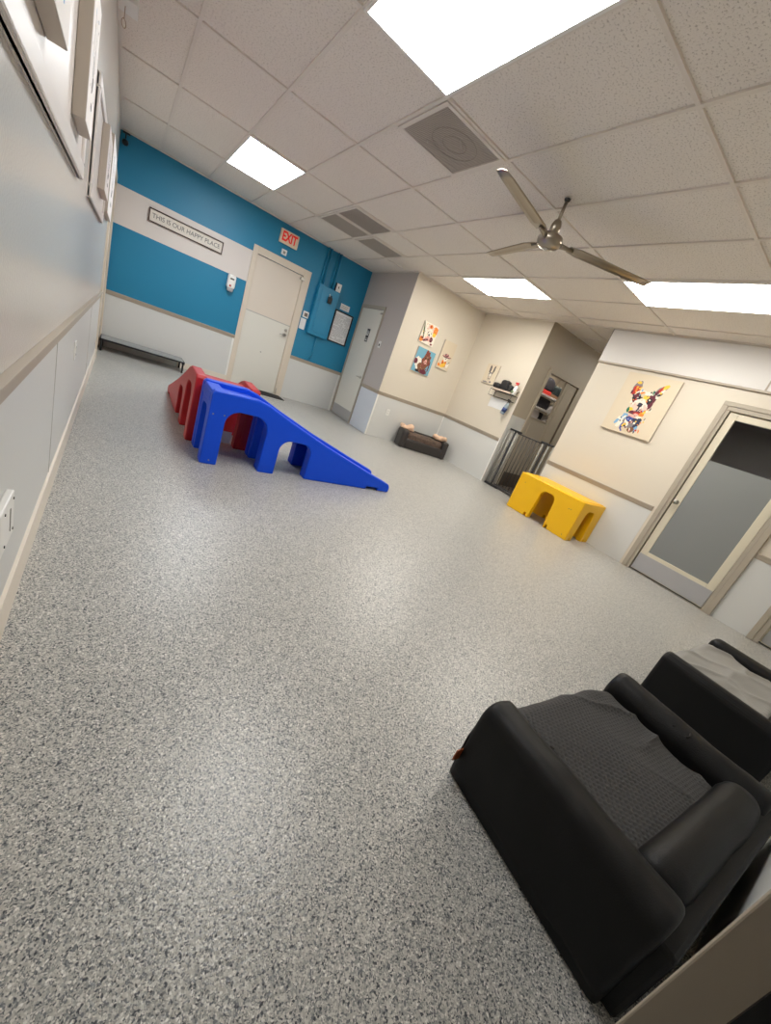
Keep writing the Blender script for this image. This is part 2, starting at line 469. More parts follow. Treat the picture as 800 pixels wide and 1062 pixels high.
# door_2: restroom door
d = thing('door_2', (XB, -.485, 0), None, None, R_RIGHT, kind='structure')
b = MB(); b.box(-.455, -.42, -.02, 0, 0, 2.14, M_case); b.box(.42, .455, -.02, 0, 0, 2.14, M_case); b.box(-.42, .42, -.02, 0, 2.08, 2.14, M_case)
b.build('door_casing', d, local=True, bevel=.003)
b = MB(); b.box(-.415, .415, -.004, .04, .012, 2.075, M_leaf_white); b.build('door_leaf', d, local=True, bevel=.002)
b = MB(); b.box(-.40, .40, -.007, -.004, .02, .21, M_kick); b.build('kick_plate', d, local=True)
lever(d, .34, .87, -.015)
b = MB(); b.box(.35, .41, -.03, -.004, 2.00, 2.03, M_steel); b.build('door_closer', d, local=True)
# restroom sign
s = thing('restroom_sign', (XB-.004, -.575, 1.51), 'small black restroom sign with white pictograms on the white narrow door', 'sign', R_RIGHT)
b = MB(); b.box(-.05, .05, -.008, 0, .06, .22, M_blackp); b.build('sign_plate', s, local=True, bevel=.003)
b = MB()
for cx in (-.024, .024):
    b.lathe((cx, -.0085, .178), [(.001, 0), (.010, 0), (.010, -.001), (.001, -.001)], M_white, 'y', 12)
    b.prism([(cx-.014, .10), (cx+.014, .10), (cx+.010, .165), (cx-.010, .165)], 'y', -.0095, -.0085, M_white)
b.box(-.05, .05, -.006, 0, -.01, .055, M_ink); b.box(-.035, .035, -.0068, -.006, .015, .03, M_white)
b.build('pictogram', s, local=True)

# door_3: glazed door on the right wall
d = thing('door_3', (XR, -6.275, 0), None, None, R_RIGHT, kind='structure')
b = MB()
for sgn in (-1, 1):
    b.box(sgn*.41, sgn*.50, -.022, 0, 0, 2.03, M_case); b.box(sgn*.445, sgn*.50, -.032, -.022, 0, 2.075, M_case); b.box(sgn*.41, sgn*.418, -.02, .1, 0, 2.03, M_case)
b.box(-.5, .5, -.022, 0, 2.03, 2.12, M_case); b.box(-.5, .5, -.032, -.022, 2.075, 2.12, M_case)
b.build('door_casing', d, local=True, bevel=.005)
b = MB()
b.box(-.405, -.325, .004, .044, .02, 2.025, M_cream_leaf); b.box(.325, .405, .004, .044, .02, 2.025, M_cream_leaf)
b.box(-.325, .325, .004, .044, 1.95, 2.025, M_cream_leaf); b.box(-.325, .325, .004, .044, .02, .28, M_cream_leaf)
b.build('door_leaf', d, local=True, bevel=.004)
M_glass = mat('dark_glass', (28, 28, 28), .02, spec=.5)
MATS['dark_glass'].node_tree.nodes['Principled BSDF'].inputs['Transmission Weight'].default_value = 1.0
MATS['dark_glass'].node_tree.nodes['Principled BSDF'].inputs['Base Color'].default_value = (.9, .9, .9, 1)
MATS['dark_glass'].node_tree.nodes['Principled BSDF'].inputs['IOR'].default_value = 1.5
b = MB(); b.box(-.33, .33, .014, .020, .275, 1.955, M_glass); b.build('glass_pane', d, local=True)
b = MB(); b.box(-.33, .33, .0125, .0138, .275, 1.49, mat('frosted_film', (128, 131, 131), .45)); b.build('frosted_film', d, local=True)
b = MB(); b.box(-.40, .40, .000, .004, .03, .235, M_kick); b.build('kick_plate', d, local=True)
b = MB(); b.box(-.41, .41, -.01, .08, 0, .010, M_steel); b.box(-.405, .405, .018, .06, .0101, .019, M_dark); b.build('threshold', d, local=True)
b = MB(); b.lathe((-.365, .004, .945), [(.001, 0), (.026, 0), (.026, -.006), (.010, -.010), (.010, -.03), (.022, -.038), (.026, -.055), (.018, -.068), (.001, -.07)], M_steel, 'y'); b.build('door_knob', d, local=True)

# door_4: next door along the right wall
d = thing('door_4', (XR, -7.62, 0), None, None, R_RIGHT, kind='structure')
b = MB(); b.box(-.515, -.42, -.022, 0, 0, 2.1, M_case); b.box(-.515, -.465, -.032, -.02, 0, 2.1, M_case); b.build('door_casing', d, local=True, bevel=.005)
b = MB(); b.box(-.42, .14, .02, .06, .02, 2.025, M_cream_leaf); b.build('door_leaf', d, local=True)
b = MB(); b.box(-.41, .14, .016, .02, .03, .235, M_kick); b.build('kick_plate', d, local=True)
b = MB(); b.box(-.42, .14, -.01, .08, 0, .010, M_steel); b.build('threshold', d, local=True)

# door_5: left wall, next to the blue wall
d = thing('door_5', (0, -.595, 0), None, None, R_LEFT, kind='structure')
b = MB(); b.box(-.555, -.465, -.022, 0, 0, 2.18, M_case_light); b.box(.465, .555, -.022, 0, 0, 2.18, M_case_light); b.box(-.465, .465, -.022, 0, 2.09, 2.18, M_case_light); b.build('door_casing', d, local=True, bevel=.004)
b = MB(); b.box(-.46, .46, .01, .05, .012, 2.085, M_leaf); b.build('door_leaf', d, local=True)
b = MB()
for z in (.35, 1.1, 1.85): b.box(-.468, -.455, -.03, .0, z-.05, z+.05, M_steel)
b.build('hinge', d, local=True)

# door_6: closet doorway in the hall
d = thing('door_6', (6.52, YE, 0), None, None, R_BACK, kind='structure')
b = MB()
for x0, x1 in ((-.52, -.46), (.46, .52)): b.box(x0, x1, -.02, .1, 0, 2.13, M_hall)
b.box(-.46, .46, -.02, .1, 2.06, 2.13, M_hall); b.build('door_casing', d, local=True, bevel=.004)
b = MB(); b.box(.10, .46, .01, .05, 0, 2.06, M_hall); b.box(.16, .40, .004, .01, .2, 1.95, M_hall); b.build('fixed_panel', d, local=True, bevel=.004)
b = MB(); b.box(-.46, .10, .01, .05, .26, 1.30, M_case); b.box(-.36, .0, .004, .012, .34, 1.22, M_case); b.box(-.46, .10, .012, .05, 0, .26, mat('dark_wood_kick', (84, 74, 64), .5)); b.box(-.47, .11, -.005, .06, 1.295, 1.315, M_case)
b.build('half_door', d, local=True, bevel=.004)

# ------------------------------------------------------------------ CEILING LIGHTS
def ceiling_light(x0, y0, x1, y1, tint, label, power=1.0):
    t = thing('ceiling_light', ((x0+x1)/2, (y0+y1)/2, H-.006), label, 'ceiling light', group='recessed ceiling lights')
    b = MB()
    for a in ((x0-.018, x0, y0-.018, y1+.018), (x1, x1+.018, y0-.018, y1+.018), (x0, x1, y0-.018, y0), (x0, x1, y1, y1+.018)):
        b.box(*a, H-.006, H+.011, M_white)
    b.build('light_frame', t)
    m = mat('diffuser_%d' % int(x0*100+abs(y0)*10), (245, 245, 242), .4, emit=tint, estr=LIGHT_POWER*power)
    b = MB(); b.box(x0, x1, y0, y1, H-.004, H+.011, m); b.build('diffuser', t)
    return t
ceiling_light(1.075, -6.10, 1.645, -4.925, TINT_NEUTRAL, 'large bright ceiling light panel nearest the camera, cut by the top edge', .88)
ceiling_light(1.075, -2.44, 1.645, -1.27, TINT_COOL, 'cool white ceiling light panel in front of the blue wall')
ceiling_light(4.13, -3.66, 4.70, -2.49, TINT_WARM, 'far warm ceiling light panel near the small framed animal pictures')
ceiling_light(4.13, -6.10, 4.70, -4.925, TINT_WARM, 'warm ceiling light panel at the right edge, beyond the fan blade')

t_ = ceiling_light(7.535, -4.55, 8.10, -3.75, TINT_NEUTRAL, 'unseen ceiling light added to brighten the hall beyond the safety gate', .6)  # panel out of view, added to lift the dark hall
# vents
def vent(x0, y0, x1, y1, label, m_in, name='ceiling_vent', speaker=False):
    t = thing(name, ((x0+x1)/2, (y0+y1)/2, H-.006), label, 'ceiling vent', group='square ceiling vents')
    b = MB()
    w = .03
    for a in ((x0, x0+w, y0, y1), (x1-w, x1, y0, y1), (x0+w, x1-w, y0, y0+w), (x0+w, x1-w, y1-w, y1)): b.box(*a, H-.006, H+.010, M_tee)
    b.build('vent_frame', t, bevel=.002)
    b = MB(); b.box(x0+w, x1-w, y0+w, y1-w, H+.001, H+.011, m_in)
    n = 40
    for i in range(n):
        x = x0+w + (x1-x0-2*w)*(i+.5)/n
        b.box(x-.0022, x+.0022, y0+w, y1-w, H-.002, H+.001, M_vent)
    b.build('vent_grille', t)
    if speaker:
        b = MB()
        cx, cy = (x0+x1)/2+.02, (y0+y1)/2-.02
        for r in (.09, .17):
            pts = [(cx+r*math.cos(a*PI/18), cy+r*math.sin(a*PI/18), H-.003) for a in range(37)]
            b.tube(pts, .0015, M_vent_dark, 5)
        b.tube([(cx-.02, cy-.09, H-.005), (cx+.05, cy-.03, H-.005)], .003, M_steel, 6)
        b.tube([(cx-.13, cy+.17, H-.005), (cx-.10, cy+.20, H-.005)], .003, M_steel, 6)
        b.build('inner_duct_rings', t)
    return t
M_vin1 = mat('vent_back', (160, 153, 144), .6)
M_vin2 = mat('vent_back_dark', (128, 121, 112), .6)
vent(1.683, -4.89, 2.262, -4.308, 'large square return vent with round duct rings beside the biggest light', M_vin1, speaker=True)
vent(2.29, -2.45, 2.872, -1.87, 'darker square ceiling vent in the group of three near the exit door', M_vin2)
vent(2.29, -1.84, 2.872, -1.26, 'lighter ceiling vent between the dark vent and the blue wall', M_vin1)
vent(2.90, -1.84, 3.482, -1.26, 'ceiling vent nearest the restroom door, rightmost of the group of three', M_vin1)

# ------------------------------------------------------------------ CEILING FAN
fx, fy, fz = 2.775, -5.095, 2.425
t = thing('ceiling_fan', (fx, fy, H), 'brushed metal ceiling fan with three long narrow blades hanging from a short rod', 'ceiling fan')
b = MB(); b.lathe((fx, fy, H-.055), [(.001, .036), (.014, .036), (.022, .046), (.024, .055), (.001, .055)], M_blackp); b.build('ceiling_canopy', t)
b = MB(); b.tube([(fx, fy, H-.01), (fx, fy, fz+.12)], .013, M_fanmetal, 12); b.build('down_rod', t)
b = MB(); b.lathe((fx, fy, fz+.04), [(.001, 0), (.040, 0), (.038, .07), (.026, .10), (.018, .105), (.001, .105)], M_fanmetal); b.build('rod_cover', t)
b = MB(); b.lathe((fx, fy, fz), [(.001, -.052), (.035, -.05), (.075, -.036), (.094, -.012), (.096, .010), (.088, .034), (.06, .048), (.001, .05)], M_fanmetal, seg=36)
b.lathe((fx, fy, fz), [(.001, -.062), (.022, -.060), (.026, -.050), (.001, -.05)], M_steel)
b.build('motor_housing', t)
for ang, L in ((-167, .83), (79, .84), (-33, .86)):
    a = math.radians(ang); ca, sa = math.cos(a), math.sin(a)
    bl = MB()
    def W(r, s, z): return Vector((fx + r*ca - s*sa, fy + r*sa + s*ca, fz + z))
    secs = []
    for i in range(9):
        k = i/8; r = .16 + (L-.16)*k; w = .068 - .014*k
        if i == 8: w *= .85
        if i == 0: w *= .7
        secs.append([bl.bm.verts.new(W(r, q*w, .004 - q*w*.10 + h)) for q, h in ((-1, 0), (-.5, .008), (0, .011), (.5, .008), (1, 0), (.5, .003), (0, .006), (-.5, .003))])
    fs = []
    for i in range(8):
        for j in range(8):
            fs.append(bl.bm.faces.new((secs[i][j], secs[i][(j+1) % 8], secs[i+1][(j+1) % 8], secs[i+1][j])))
    fs.append(bl.bm.faces.new(secs[0])); fs.append(bl.bm.faces.new(secs[-1]))
    bl._setm(fs, M_fanmetal); bmesh.ops.recalc_face_normals(bl.bm, faces=fs)
    for f in fs[:-2]: f.smooth = True
    bo = bl.build('fan_blade', t)
    b = MB(); b.tube([W(.085, 0, 0), W(.13, 0, .002), W(.20, 0, .002)], [.020, .016, .012], M_fanmetal, 10); b.build('blade_bracket', bo)

# ------------------------------------------------------------------ PLAY RAMPS
def ramp_piece(name, loc, rz, width, m, label):
    t = thing(name, loc, label, 'play ramp', rz)
    L, n = 1.84, 8
    def arch(s0, s1, top, r, rev=True):
        pts = [(s0, 0)]
        for i in range(n+1):
            a = PI - (PI/2)*i/n; pts.append((s0 + r + r*math.cos(a), top - r + r*math.sin(a)))
        for i in range(n+1):
            a = PI/2 - (PI/2)*i/n; pts.append((s1 - r + r*math.cos(a), top - r + r*math.sin(a)))
        pts.append((s1, 0)); return pts
    top = [(L, .0), (L, .055), (L-.02, .085), (1.52, .175), (1.02, .335), (.64, .475), (.44, .556), (.34, .582), (.02, .572), (0, .55), (0, 0)]
    bottom = [(0, 0)] + arch(.125, .452, .452, .11)[0:] + arch(.59, .875, .312, .09) + [(1.56, 0), (1.56, .026), (1.70, .026), (1.70, 0)]
    out = [(.0, 0)] + bottom[1:] + top[:-1]
    for y0, y1 in ((0, .085), (width-.085, width)):
        b = MB(); b.prism(out, 'y', y0, y1, m)
        b.build('side_panel', t, local=True, bevel=.011, seg=3)
    # raised ribs over the side profile
    b = MB()
    dk = [(.0, .47), (.44, .46), (.9, .30), (1.2, .20), (1.5, .10), (L-.02, .015), (L-.005, .045), (1.52, .130), (1.02, .290), (.64, .432), (.44, .515), (.34, .540), (.0, .535)]
    b.prism(dk, 'y', .08, width-.08, m)
    for k in range(9):
        s = .55 + k*.13
        z = .515 - (s-.44)*.382 + (.012 if s < .7 else .0)
        if s > 1.02: z = .290 - (s-1.02)*.32
        elif s > .64: z = .432 - (s-.64)*.3737
        else: z = .515 - (s-.44)*.415
        b.prism([(s-.02, z-.02), (s+.02, z-.03), (s+.018, z+.004), (s, z+.014), (s-.018, z+.010)], 'y', .10, width-.10, m)
    b.build('walkway', t, local=True, bevel=.006)
    # end frame with a narrow slot
    b = MB()
    w0, w1 = .13, width-.13
    ep = [(.08, 0), (w0, 0)] + [(w0 + .06 + .06*math.cos(PI-(PI/2)*i/5), .42 - .06 + .06*math.sin(PI-(PI/2)*i/5)) for i in range(6)] + \
         [(w1 - .06 + .06*math.cos(PI/2-(PI/2)*i/5), .42 - .06 + .06*math.sin(PI/2-(PI/2)*i/5)) for i in range(6)] + [(w1, 0), (width-.08, 0), (width-.08, .56), (.08, .56)]
    b.prism(ep, 'x', .004, .11, m); b.build('end_panel', t, local=True, bevel=.008)
    b = MB(); b.prism([(.875, 0), (1.50, 0), (.90, .28), (.875, .30)], 'y', .08, .115, m); b.prism([(.875, 0), (1.50, 0), (.90, .28), (.875, .30)], 'y', width-.115, width-.08, m)
    b.box(.455, .586, .08, .14, 0, .42, m); b.box(.455, .586, width-.14, width-.08, 0, .42, m)
    b.build('inner_leg_wall', t, local=True, bevel=.008)
    return t
rb = ramp_piece('play_ramp', (.805, -4.505, 0), 0, .475, M_blue, 'blue moulded plastic dog play ramp with arched legs, sloping down to the right')
for x, z in ((.065, .035), (.03, .40), (.11, .405)):
    b = MB(); b.lathe((x, .0, z), [(.001, .002), (.006, .002), (.006, -.001), (.001, -.001)], M_grey, 'y', 8)
    b.build('rivet', rb, local=True)
rr = ramp_piece('play_ramp', (1.295, -3.985, 0), PI/2, .535, M_red, 'red moulded plastic dog play ramp behind the blue one, sloping towards the blue wall')
# white marking label on the inner face of the red ramp
b = MB(); b.box(-.0045, .0, .17, .36, .045, .15, M_offw); o_ = b.build('sticker', rr, local=True)

# yellow arch block
t = thing('play_platform', (5.022, -4.235, 0), 'yellow moulded plastic play platform with arched openings against the right wall', 'play platform', 0)
def arch_panel(b, ax, a0, a1, L, Hh, arches, m, notches=()):
    pts = [(0, 0)]
    items = sorted([('a', *a) for a in arches] + [('n', *q) for q in notches], key=lambda q: q[1])
    for it in items:
        if it[0] == 'a':
            _, s0, s1, topz, r = it
            pts.append((s0, 0))
            for i in range(7):
                a = PI - (PI/2)*i/6; pts.append((s0 + .02 + r + r*math.cos(a), topz - r + r*math.sin(a)))
            for i in range(7):
                a = PI/2 - (PI/2)*i/6; pts.append((s1 - .02 - r + r*math.cos(a), topz - r + r*math.sin(a)))
            pts.append((s1, 0))
        else:
            _, s0, s1, topz = it
            pts += [(s0, 0), (s0+.004, topz), (s1-.004, topz), (s1, 0)]
    pts += [(L, 0), (L, Hh), (0, Hh)]
    b.prism(pts, ax, a0, a1, m)
Lp, Wp, Hp = 1.02, .575, .54
for x0, x1 in ((0, .075), (Wp-.075, Wp)):
    b = MB()
    arch_panel(b, 'x', x0, x1, Lp, Hp, [(.36, .63, .435, .085)], M_yellow, [(.30, .335, .05), (.67, .705, .05)])
    for v in b.bm.verts: v.co.y = v.co.y - Lp
    o = b.build('long_side', t, local=True, bevel=.012, seg=3)
for y0, y1 in ((-.075, 0), (-Lp, -Lp+.075)):
    b = MB()
    arch_panel(b, 'y', y0-.002, y1+.002, Wp-.006, Hp-.004, [(.15, .40, .43, .07)], M_yellow, [(.08, .105, .045), (.45, .475, .045)])
    for v in b.bm.verts: v.co.x += .003
    b.build('short_side', t, local=True, bevel=.010, seg=3)
b = MB(); b.box(.06, Wp-.06, -Lp+.06, -.06, Hp-.05, Hp-.003, M_yellow); b.box(.03, Wp-.03, -Lp+.03, -.03, Hp-.012, Hp+.008, M_yellow); b.build('top_deck', t, local=True, bevel=.008)
for y, z in ((-.87, .38), (-.90, .385), (-.95, .05), (-.12, .42)):
    b = MB(); b.lathe((.0, y, z), [(.001, .002), (.006, .002), (.006, -.001), (.001, -.001)], M_ink, 'x', 8)
    b.build('rivet', t, local=True)

# ------------------------------------------------------------------ PET SOFAS
def bed_blanket(name, parent, x0, x1, y0, y1, z, m, dimple=True, seed=0, droop=.06, wr=.012):
    """soft throw as a displaced grid; y1 is the open front edge"""
    b = MB(); step = .0036 if dimple else .008
    nx, ny = int((x1-x0)/step), int((y1-y0)/step)
    V = []
    for j in range(ny+1):
        row = []
        for i in range(nx+1):
            u, v = i/nx, j/ny
            x, y = x0 + (x1-x0)*u, y0 + (y1-y0)*v
            n1 = noise.noise(Vector((u*3.1+seed, v*2.3, 1)))
            n2 = noise.noise(Vector((u*2.2+v*3.0+seed, v*1.1-u*2.0, 4)))
            crease = (1-abs(n2)*2.2)**3 if abs(n2) < .45 else 0
            h = z + n1*wr*1.6 + crease*wr*(1.3*max(0, min(1, (u-.5)/.25)) if dimple else 1.1)
            h += .038*max(0, math.sin(PI*u))**.6 + .02*math.exp(-((u-.82)**2/.01+(v-.92)**2/.02))*(1 if dimple else 0)
            ex = min(u, 1-u)
            if ex < .05: h -= (1-ex/.05)**2*.03
            if v > .86: h -= droop*((v-.86)/.14)**2
            if v < .10:
                pleat = math.sin(u*120)*.009 + math.sin(u*51+1)*.005
                y += pleat*(1-v/.10)*1.5; h += pleat*(1-v/.1) - (1-v/.1)**2*.035
            x += noise.noise(Vector((u*4, v*4, 9+seed)))*.012*(1 if .02 < u < .98 else .6)
            y += noise.noise(Vector((u*5, v*3, 5+seed)))*.012
            if v > .98: y += noise.noise(Vector((u*7, 2, seed)))*.02
            if dimple:
                p = .0185
                a = math.cos(2*PI*x/p)*math.cos(2*PI*y/(p*1.3)) 
                h -= .0075*max(0, a)**1.0
            row.append(b.bm.verts.new((x, y, h)))
        V.append(row)
    fs = []
    for j in range(ny):
        for i in range(nx):
            f = b.bm.faces.new((V[j][i], V[j][i+1], V[j+1][i+1], V[j+1][i])); f.smooth = True; fs.append(f)
    b._setm(fs, m)
    o = b.build(name, parent, local=True)
    s = o.modifiers.new('solid', 'SOLIDIFY'); s.thickness = .006; s.offset = -1
    return o

M_blanket = mat('charcoal_dimpled_plush', (70, 69, 68), .9, bump=.3, bscale=700, var=.15, vscale=60)
M_sheet = mat('grey_jersey_sheet', (150, 148, 143), .8, bump=.15, bscale=120)
def bolster(mb, x0, x1, y0, y1, h, r, m, amp=.004, seed=0, ro=None, end=.018):
    """arm with flat outer faces, rounded top and nearly square ends, lying along y"""
    ro = ro or r
    prof = [(x0, .006)] + [(x0, .006+(h-ro-.006)*k/6) for k in range(1, 6)]
    prof += [(x0+ro-ro*math.cos(PI/2*k/7), h-ro+ro*math.sin(PI/2*k/7)) for k in range(8)]
    prof += [(x1-r+r*math.sin(PI/2*k/7), h-r+r*math.cos(PI/2*k/7)) for k in range(8)]
    prof += [(x1, .006+(h-r-.006)*k/6) for k in range(5, -1, -1)]
    cx, cz = (x0+x1)/2, h/2
    n = 40; rings = []
    for j in range(-3, n+4):
        if j < 0: y = y0; sc_ = 1 - end*(1-math.cos(PI/2*(-j)/3))/.07; y = y0 + end*(1-math.cos(PI/2*(3+j)/3)) if False else y0
        k = min(1, max(0, j/n)); y = y0 + end + (y1-y0-2*end)*k; ins = 0
        if j < 0: a = PI/2*(-j)/3; y = y0 + end - end*math.sin(a); ins = end*(1-math.cos(a))
        if j > n: a = PI/2*(j-n)/3; y = y1 - end + end*math.sin(a); ins = end*(1-math.cos(a))
        ring = []
        for (x, z) in prof:
            p = Vector((x, y, z)); q = Vector((cx-x, 0, cz-z))
            if q.length > 0: p += Vector((max(-ins, min(ins, q.x)), 0, max(-ins, min(ins, q.z)) if z > .05 else 0))
            if z > .03:
                nn = noise.noise(Vector((x*7+seed, y*6, z*7))) + .5*noise.noise(Vector((x*17+seed, y*16, z*15)))
                p += Vector((x-cx, 0, z-cz)).normalized()*nn*amp
            ring.append(mb.bm.verts.new(p))
        rings.append(ring)
    fs = []; N = len(prof)
    for j in range(len(rings)-1):
        for k in range(N):
            fs.append(mb.bm.faces.new((rings[j][k], rings[j][(k+1) % N], rings[j+1][(k+1) % N], rings[j+1][k])))
    fs.append(mb.bm.faces.new(rings[0])); fs.append(mb.bm.faces.new(rings[-1]))
    mb._setm(fs, m); bmesh.ops.recalc_face_normals(mb.bm, faces=fs)
    for f in fs[:-2]: f.smooth = True
M_tag = mat('brown_leather_tag', (150, 74, 28), .6)

# near pet sofa, local origin at its left-front corner, -y towards the wall behind
t = thing('pet_sofa', (1.235, -7.135, 0), 'black faux leather pet sofa nearest the camera, with charcoal dimpled blanket in it', 'pet bed', math.radians(-2.7))
Wd, D, Hs = .965, .562, .315
b = MB(); bolster(b, 0, .150, -D, 0, Hs, .075, M_leather, amp=.006, seed=1, ro=.05); b.build('arm_bolster', t, local=True)
b = MB(); bolster(b, Wd-.145, Wd, -D, 0, Hs-.01, .070, M_leather, amp=.006, seed=4, ro=.07); b.build('arm_bolster', t, local=True)
b = MB(); b.soft(.135, Wd-.13, -D, -D+.125, .02, Hs-.012, .056, M_leather, amp=.007, nf=7, seed=8); b.build('back_bolster', t, local=True)
b = MB(); b.soft(.13, Wd-.13, -D+.10, -.008, .006, .17, .03, M_leather, amp=.004, seed=3); b.build('seat_base', t, local=True)
b = MB(); b.box(.025, Wd-.02, -D-.034, -D+.06, .006, .255, M_leather); b.build('back_panel', t, local=True, bevel=.012)
b = MB()
pts = [(.012, .001, .02), (.012, .001, .20)]
b.tube([(.010, -.004, .02), (.006, -.002, .16), (.02, -.004, .26)], .003, M_leather, 6)
b.build('seam_piping', t, local=True)
b = MB(); b.box(-.024, .004, -.012, -.008, .07, .115, M_tag); b.build('brand_tag', t, local=True)
def sofa_child(o, label): o['label'] = label
bl = bed_blanket('plush_blanket', None, .148, Wd-.135, -D+.075, .035, .205, M_blanket, True, 2)
bl.location = t.location; bl.rotation_euler = t.rotation_euler
props(bl, 'charcoal dimpled plush blanket spread over the seat of the nearest pet sofa', 'blanket')
# little tears in the leather
b = MB()
b.tube([(.122, -.17, .300), (.130, -.178, .298), (.138, -.172, .290)], .0025, M_dark, 6)
b.build('leather_nick', t, local=True); b = MB(); b.tube([(Wd-.128, -.30, .288), (Wd-.118, -.305, .295), (Wd-.105, -.30, .301)], .003, M_dark, 6)
b.build('leather_nick', t, local=True); b = MB(); b.tube([(Wd-.128, -.25, .288), (Wd-.12, -.255, .293)], .002, M_dark, 6)
b.build('leather_nick', t, local=True)

# second pet sofa
t = thing('pet_sofa', (2.735, -7.15, 0), 'second black pet sofa with wrinkled grey sheet, at the right edge behind the nearest one', 'pet bed', math.radians(-1.0))
Wd2, D2, H2 = .935, .56, .300
b = MB(); b.prism([(0, .006), (.15, .006), (.115, H2-.03), (.075, H2), (.03, H2), (.0, H2-.03)], 'y', -D2, 0, M_leather); b.build('arm_bolster', t, local=True, bevel=.02, seg=3)
b = MB(); b.soft(Wd2-.13, Wd2, -D2, 0, .006, H2+.005, .04, M_leather, amp=.004, seed=5); b.build('arm_bolster', t, local=True)
b = MB(); b.soft(.12, Wd2-.12, -D2, -D2+.12, .01, H2, .05, M_leather, amp=.005, seed=6); b.build('back_bolster', t, local=True)
b = MB(); b.soft(.12, Wd2-.12, -D2+.1, -.004, .006, .18, .03, M_leather, amp=.003, seed=7); b.build('seat_base', t, local=True)
bl = bed_blanket('jersey_sheet', None, .105, Wd2-.12, -D2+.10, .012, .245, M_sheet, False, 11, droop=.07, wr=.016)
bl.location = t.location; bl.rotation_euler = t.rotation_euler
props(bl, 'wrinkled light grey sheet covering the cushion of the second pet sofa', 'sheet')

# small sofa in the cream corner
t = thing('pet_sofa', (4.50, -1.955, 0), 'small dark brown pet sofa with a furry seat in the corner under the pictures', 'pet bed', math.radians(-15.5))
W3, D3 = .985, .325
M_fur = mat('brown_mottled_fur', (96, 80, 70), .95, bump=1.0, bscale=70, var=.75, vscale=22)
M_fluff = mat('tan_fluff', (222, 188, 160), .95, bump=.9, bscale=60, var=.2, vscale=20)
b = MB(); b.soft(0, .125, 0, D3, .012, .335, .045, M_leather_s, cuts=8); b.build('arm_bolster', t, local=True)
b = MB(); b.soft(W3-.125, W3, 0, D3, .012, .335, .045, M_leather_s, cuts=8); b.build('arm_bolster', t, local=True)
b = MB(); b.soft(.10, W3-.10, 0, .085, .012, .185, .03, M_leather_s, cuts=8); b.build('front_rail', t, local=True)
b = MB(); b.soft(.10, W3-.10, D3-.085, D3, .012, .325, .035, M_leather_s, cuts=8); b.build('back_bolster', t, local=True)
b = MB()
for x in (.05, W3-.05):
    for y in (.04, D3-.04):
        b = MB(); b.lathe((x, y, 0), [(.001, 0), (.02, 0), (.022, .02), (.001, .02)], M_black, seg=10)
        b.build('foot', t, local=True)
b = MB(); b.soft(.118, W3-.118, .05, D3-.03, .09, .30, .05, M_fur, cuts=16, amp=.016, nf=18); o = b.build('fur_cushion', None, local=True)
o.location = t.location; o.rotation_euler = t.rotation_euler; props(o, 'mottled brown fur cushion lying in the small corner pet sofa', 'cushion')
for i, (cx, lab) in enumerate(((.135, 'tan fluffy throw bundled on the left arm of the small corner sofa'), (W3-.17, 'tan fluffy throw bundled on the right end of the small corner sofa'))):
    b = MB(); b.soft(cx-.115, cx+.12, D3-.22, D3-.02, .316, .395, .036, M_fluff, cuts=12, amp=.05, nf=14, flat=False, seed=i*3)
    o = b.build('fluffy_throw', None, local=True); o.location = t.location; o.rotation_euler = t.rotation_euler
    props(o, lab, 'throw', group='tan fluffy throws on the small sofa')

# raised cot below the blue wall
t = thing('raised_pet_cot', (.56, -.27, 0), 'low raised pet cot with grey mesh and black frame along the blue wall', 'pet cot')
b = MB()
x0, x1, y0, y1, zt = .03, 1.09, -.50, -.045, .158
b.tube([(x0, y0, zt), (x1, y0, zt)], .012, M_black); b.tube([(x0, y1, zt), (x1, y1, zt)], .012, M_black)
b.tube([(x0, y0, zt), (x0, y1, zt)], .012, M_black); b.tube([(x1, y0, zt), (x1, y1, zt)], .012, M_black); b.build('cot_frame', t)
b = MB(); b.box(x0, x1, y0, y1, zt+.004, zt+.011, M_mesh); b.build('mesh_fabric', t)
for x in (x0+.012, x1-.012):
    for y in (y0+.01, y1-.01):
        b = MB(); b.tube([(x, y, .0), (x, y, zt)], .014, M_black); b.box(x-.02, x+.02, y-.018, y+.018, zt-.03, zt-.008, M_black); b.build('leg', t)
# door mat
b = MB(); b.box(2.05, 2.80, -.43, -.05, 0, .010, mat('black_rubber_mat', (30, 28, 28), .8, bump=.5, bscale=120)); props(b.build('door_mat', bevel=.003), 'black rubber mat on the floor in front of the exit door', 'mat')

# ------------------------------------------------------------------ THINGS ON THE BLUE WALL
t = thing('wall_sign', (.90, -.006, 1.86), 'long framed sign reading THIS IS OUR HAPPY PLACE on the white stripe', 'sign')
b = MB(); w, h = .495, .17
for a in ((-w, w, 0, .014), (-w, w, h-.014, h), (-w, -w+.014, .014, h-.014), (w-.014, w, .014, h-.014)): b.box(a[0], a[1], -.028, 0, a[2], a[3], M_wood_dark)
b.build('sign_frame', t, local=True, bevel=.002)
b = MB(); b.box(-w+.014, w-.014, -.012, 0, .014, h-.014, M_sign); b.build('sign_board', t, local=True)
text('sign_lettering', 'THIS IS OUR HAPPY PLACE', .082, t, M_ink, (0, -.0135, h/2), thick=.0008, sx=.93, offset=.0)

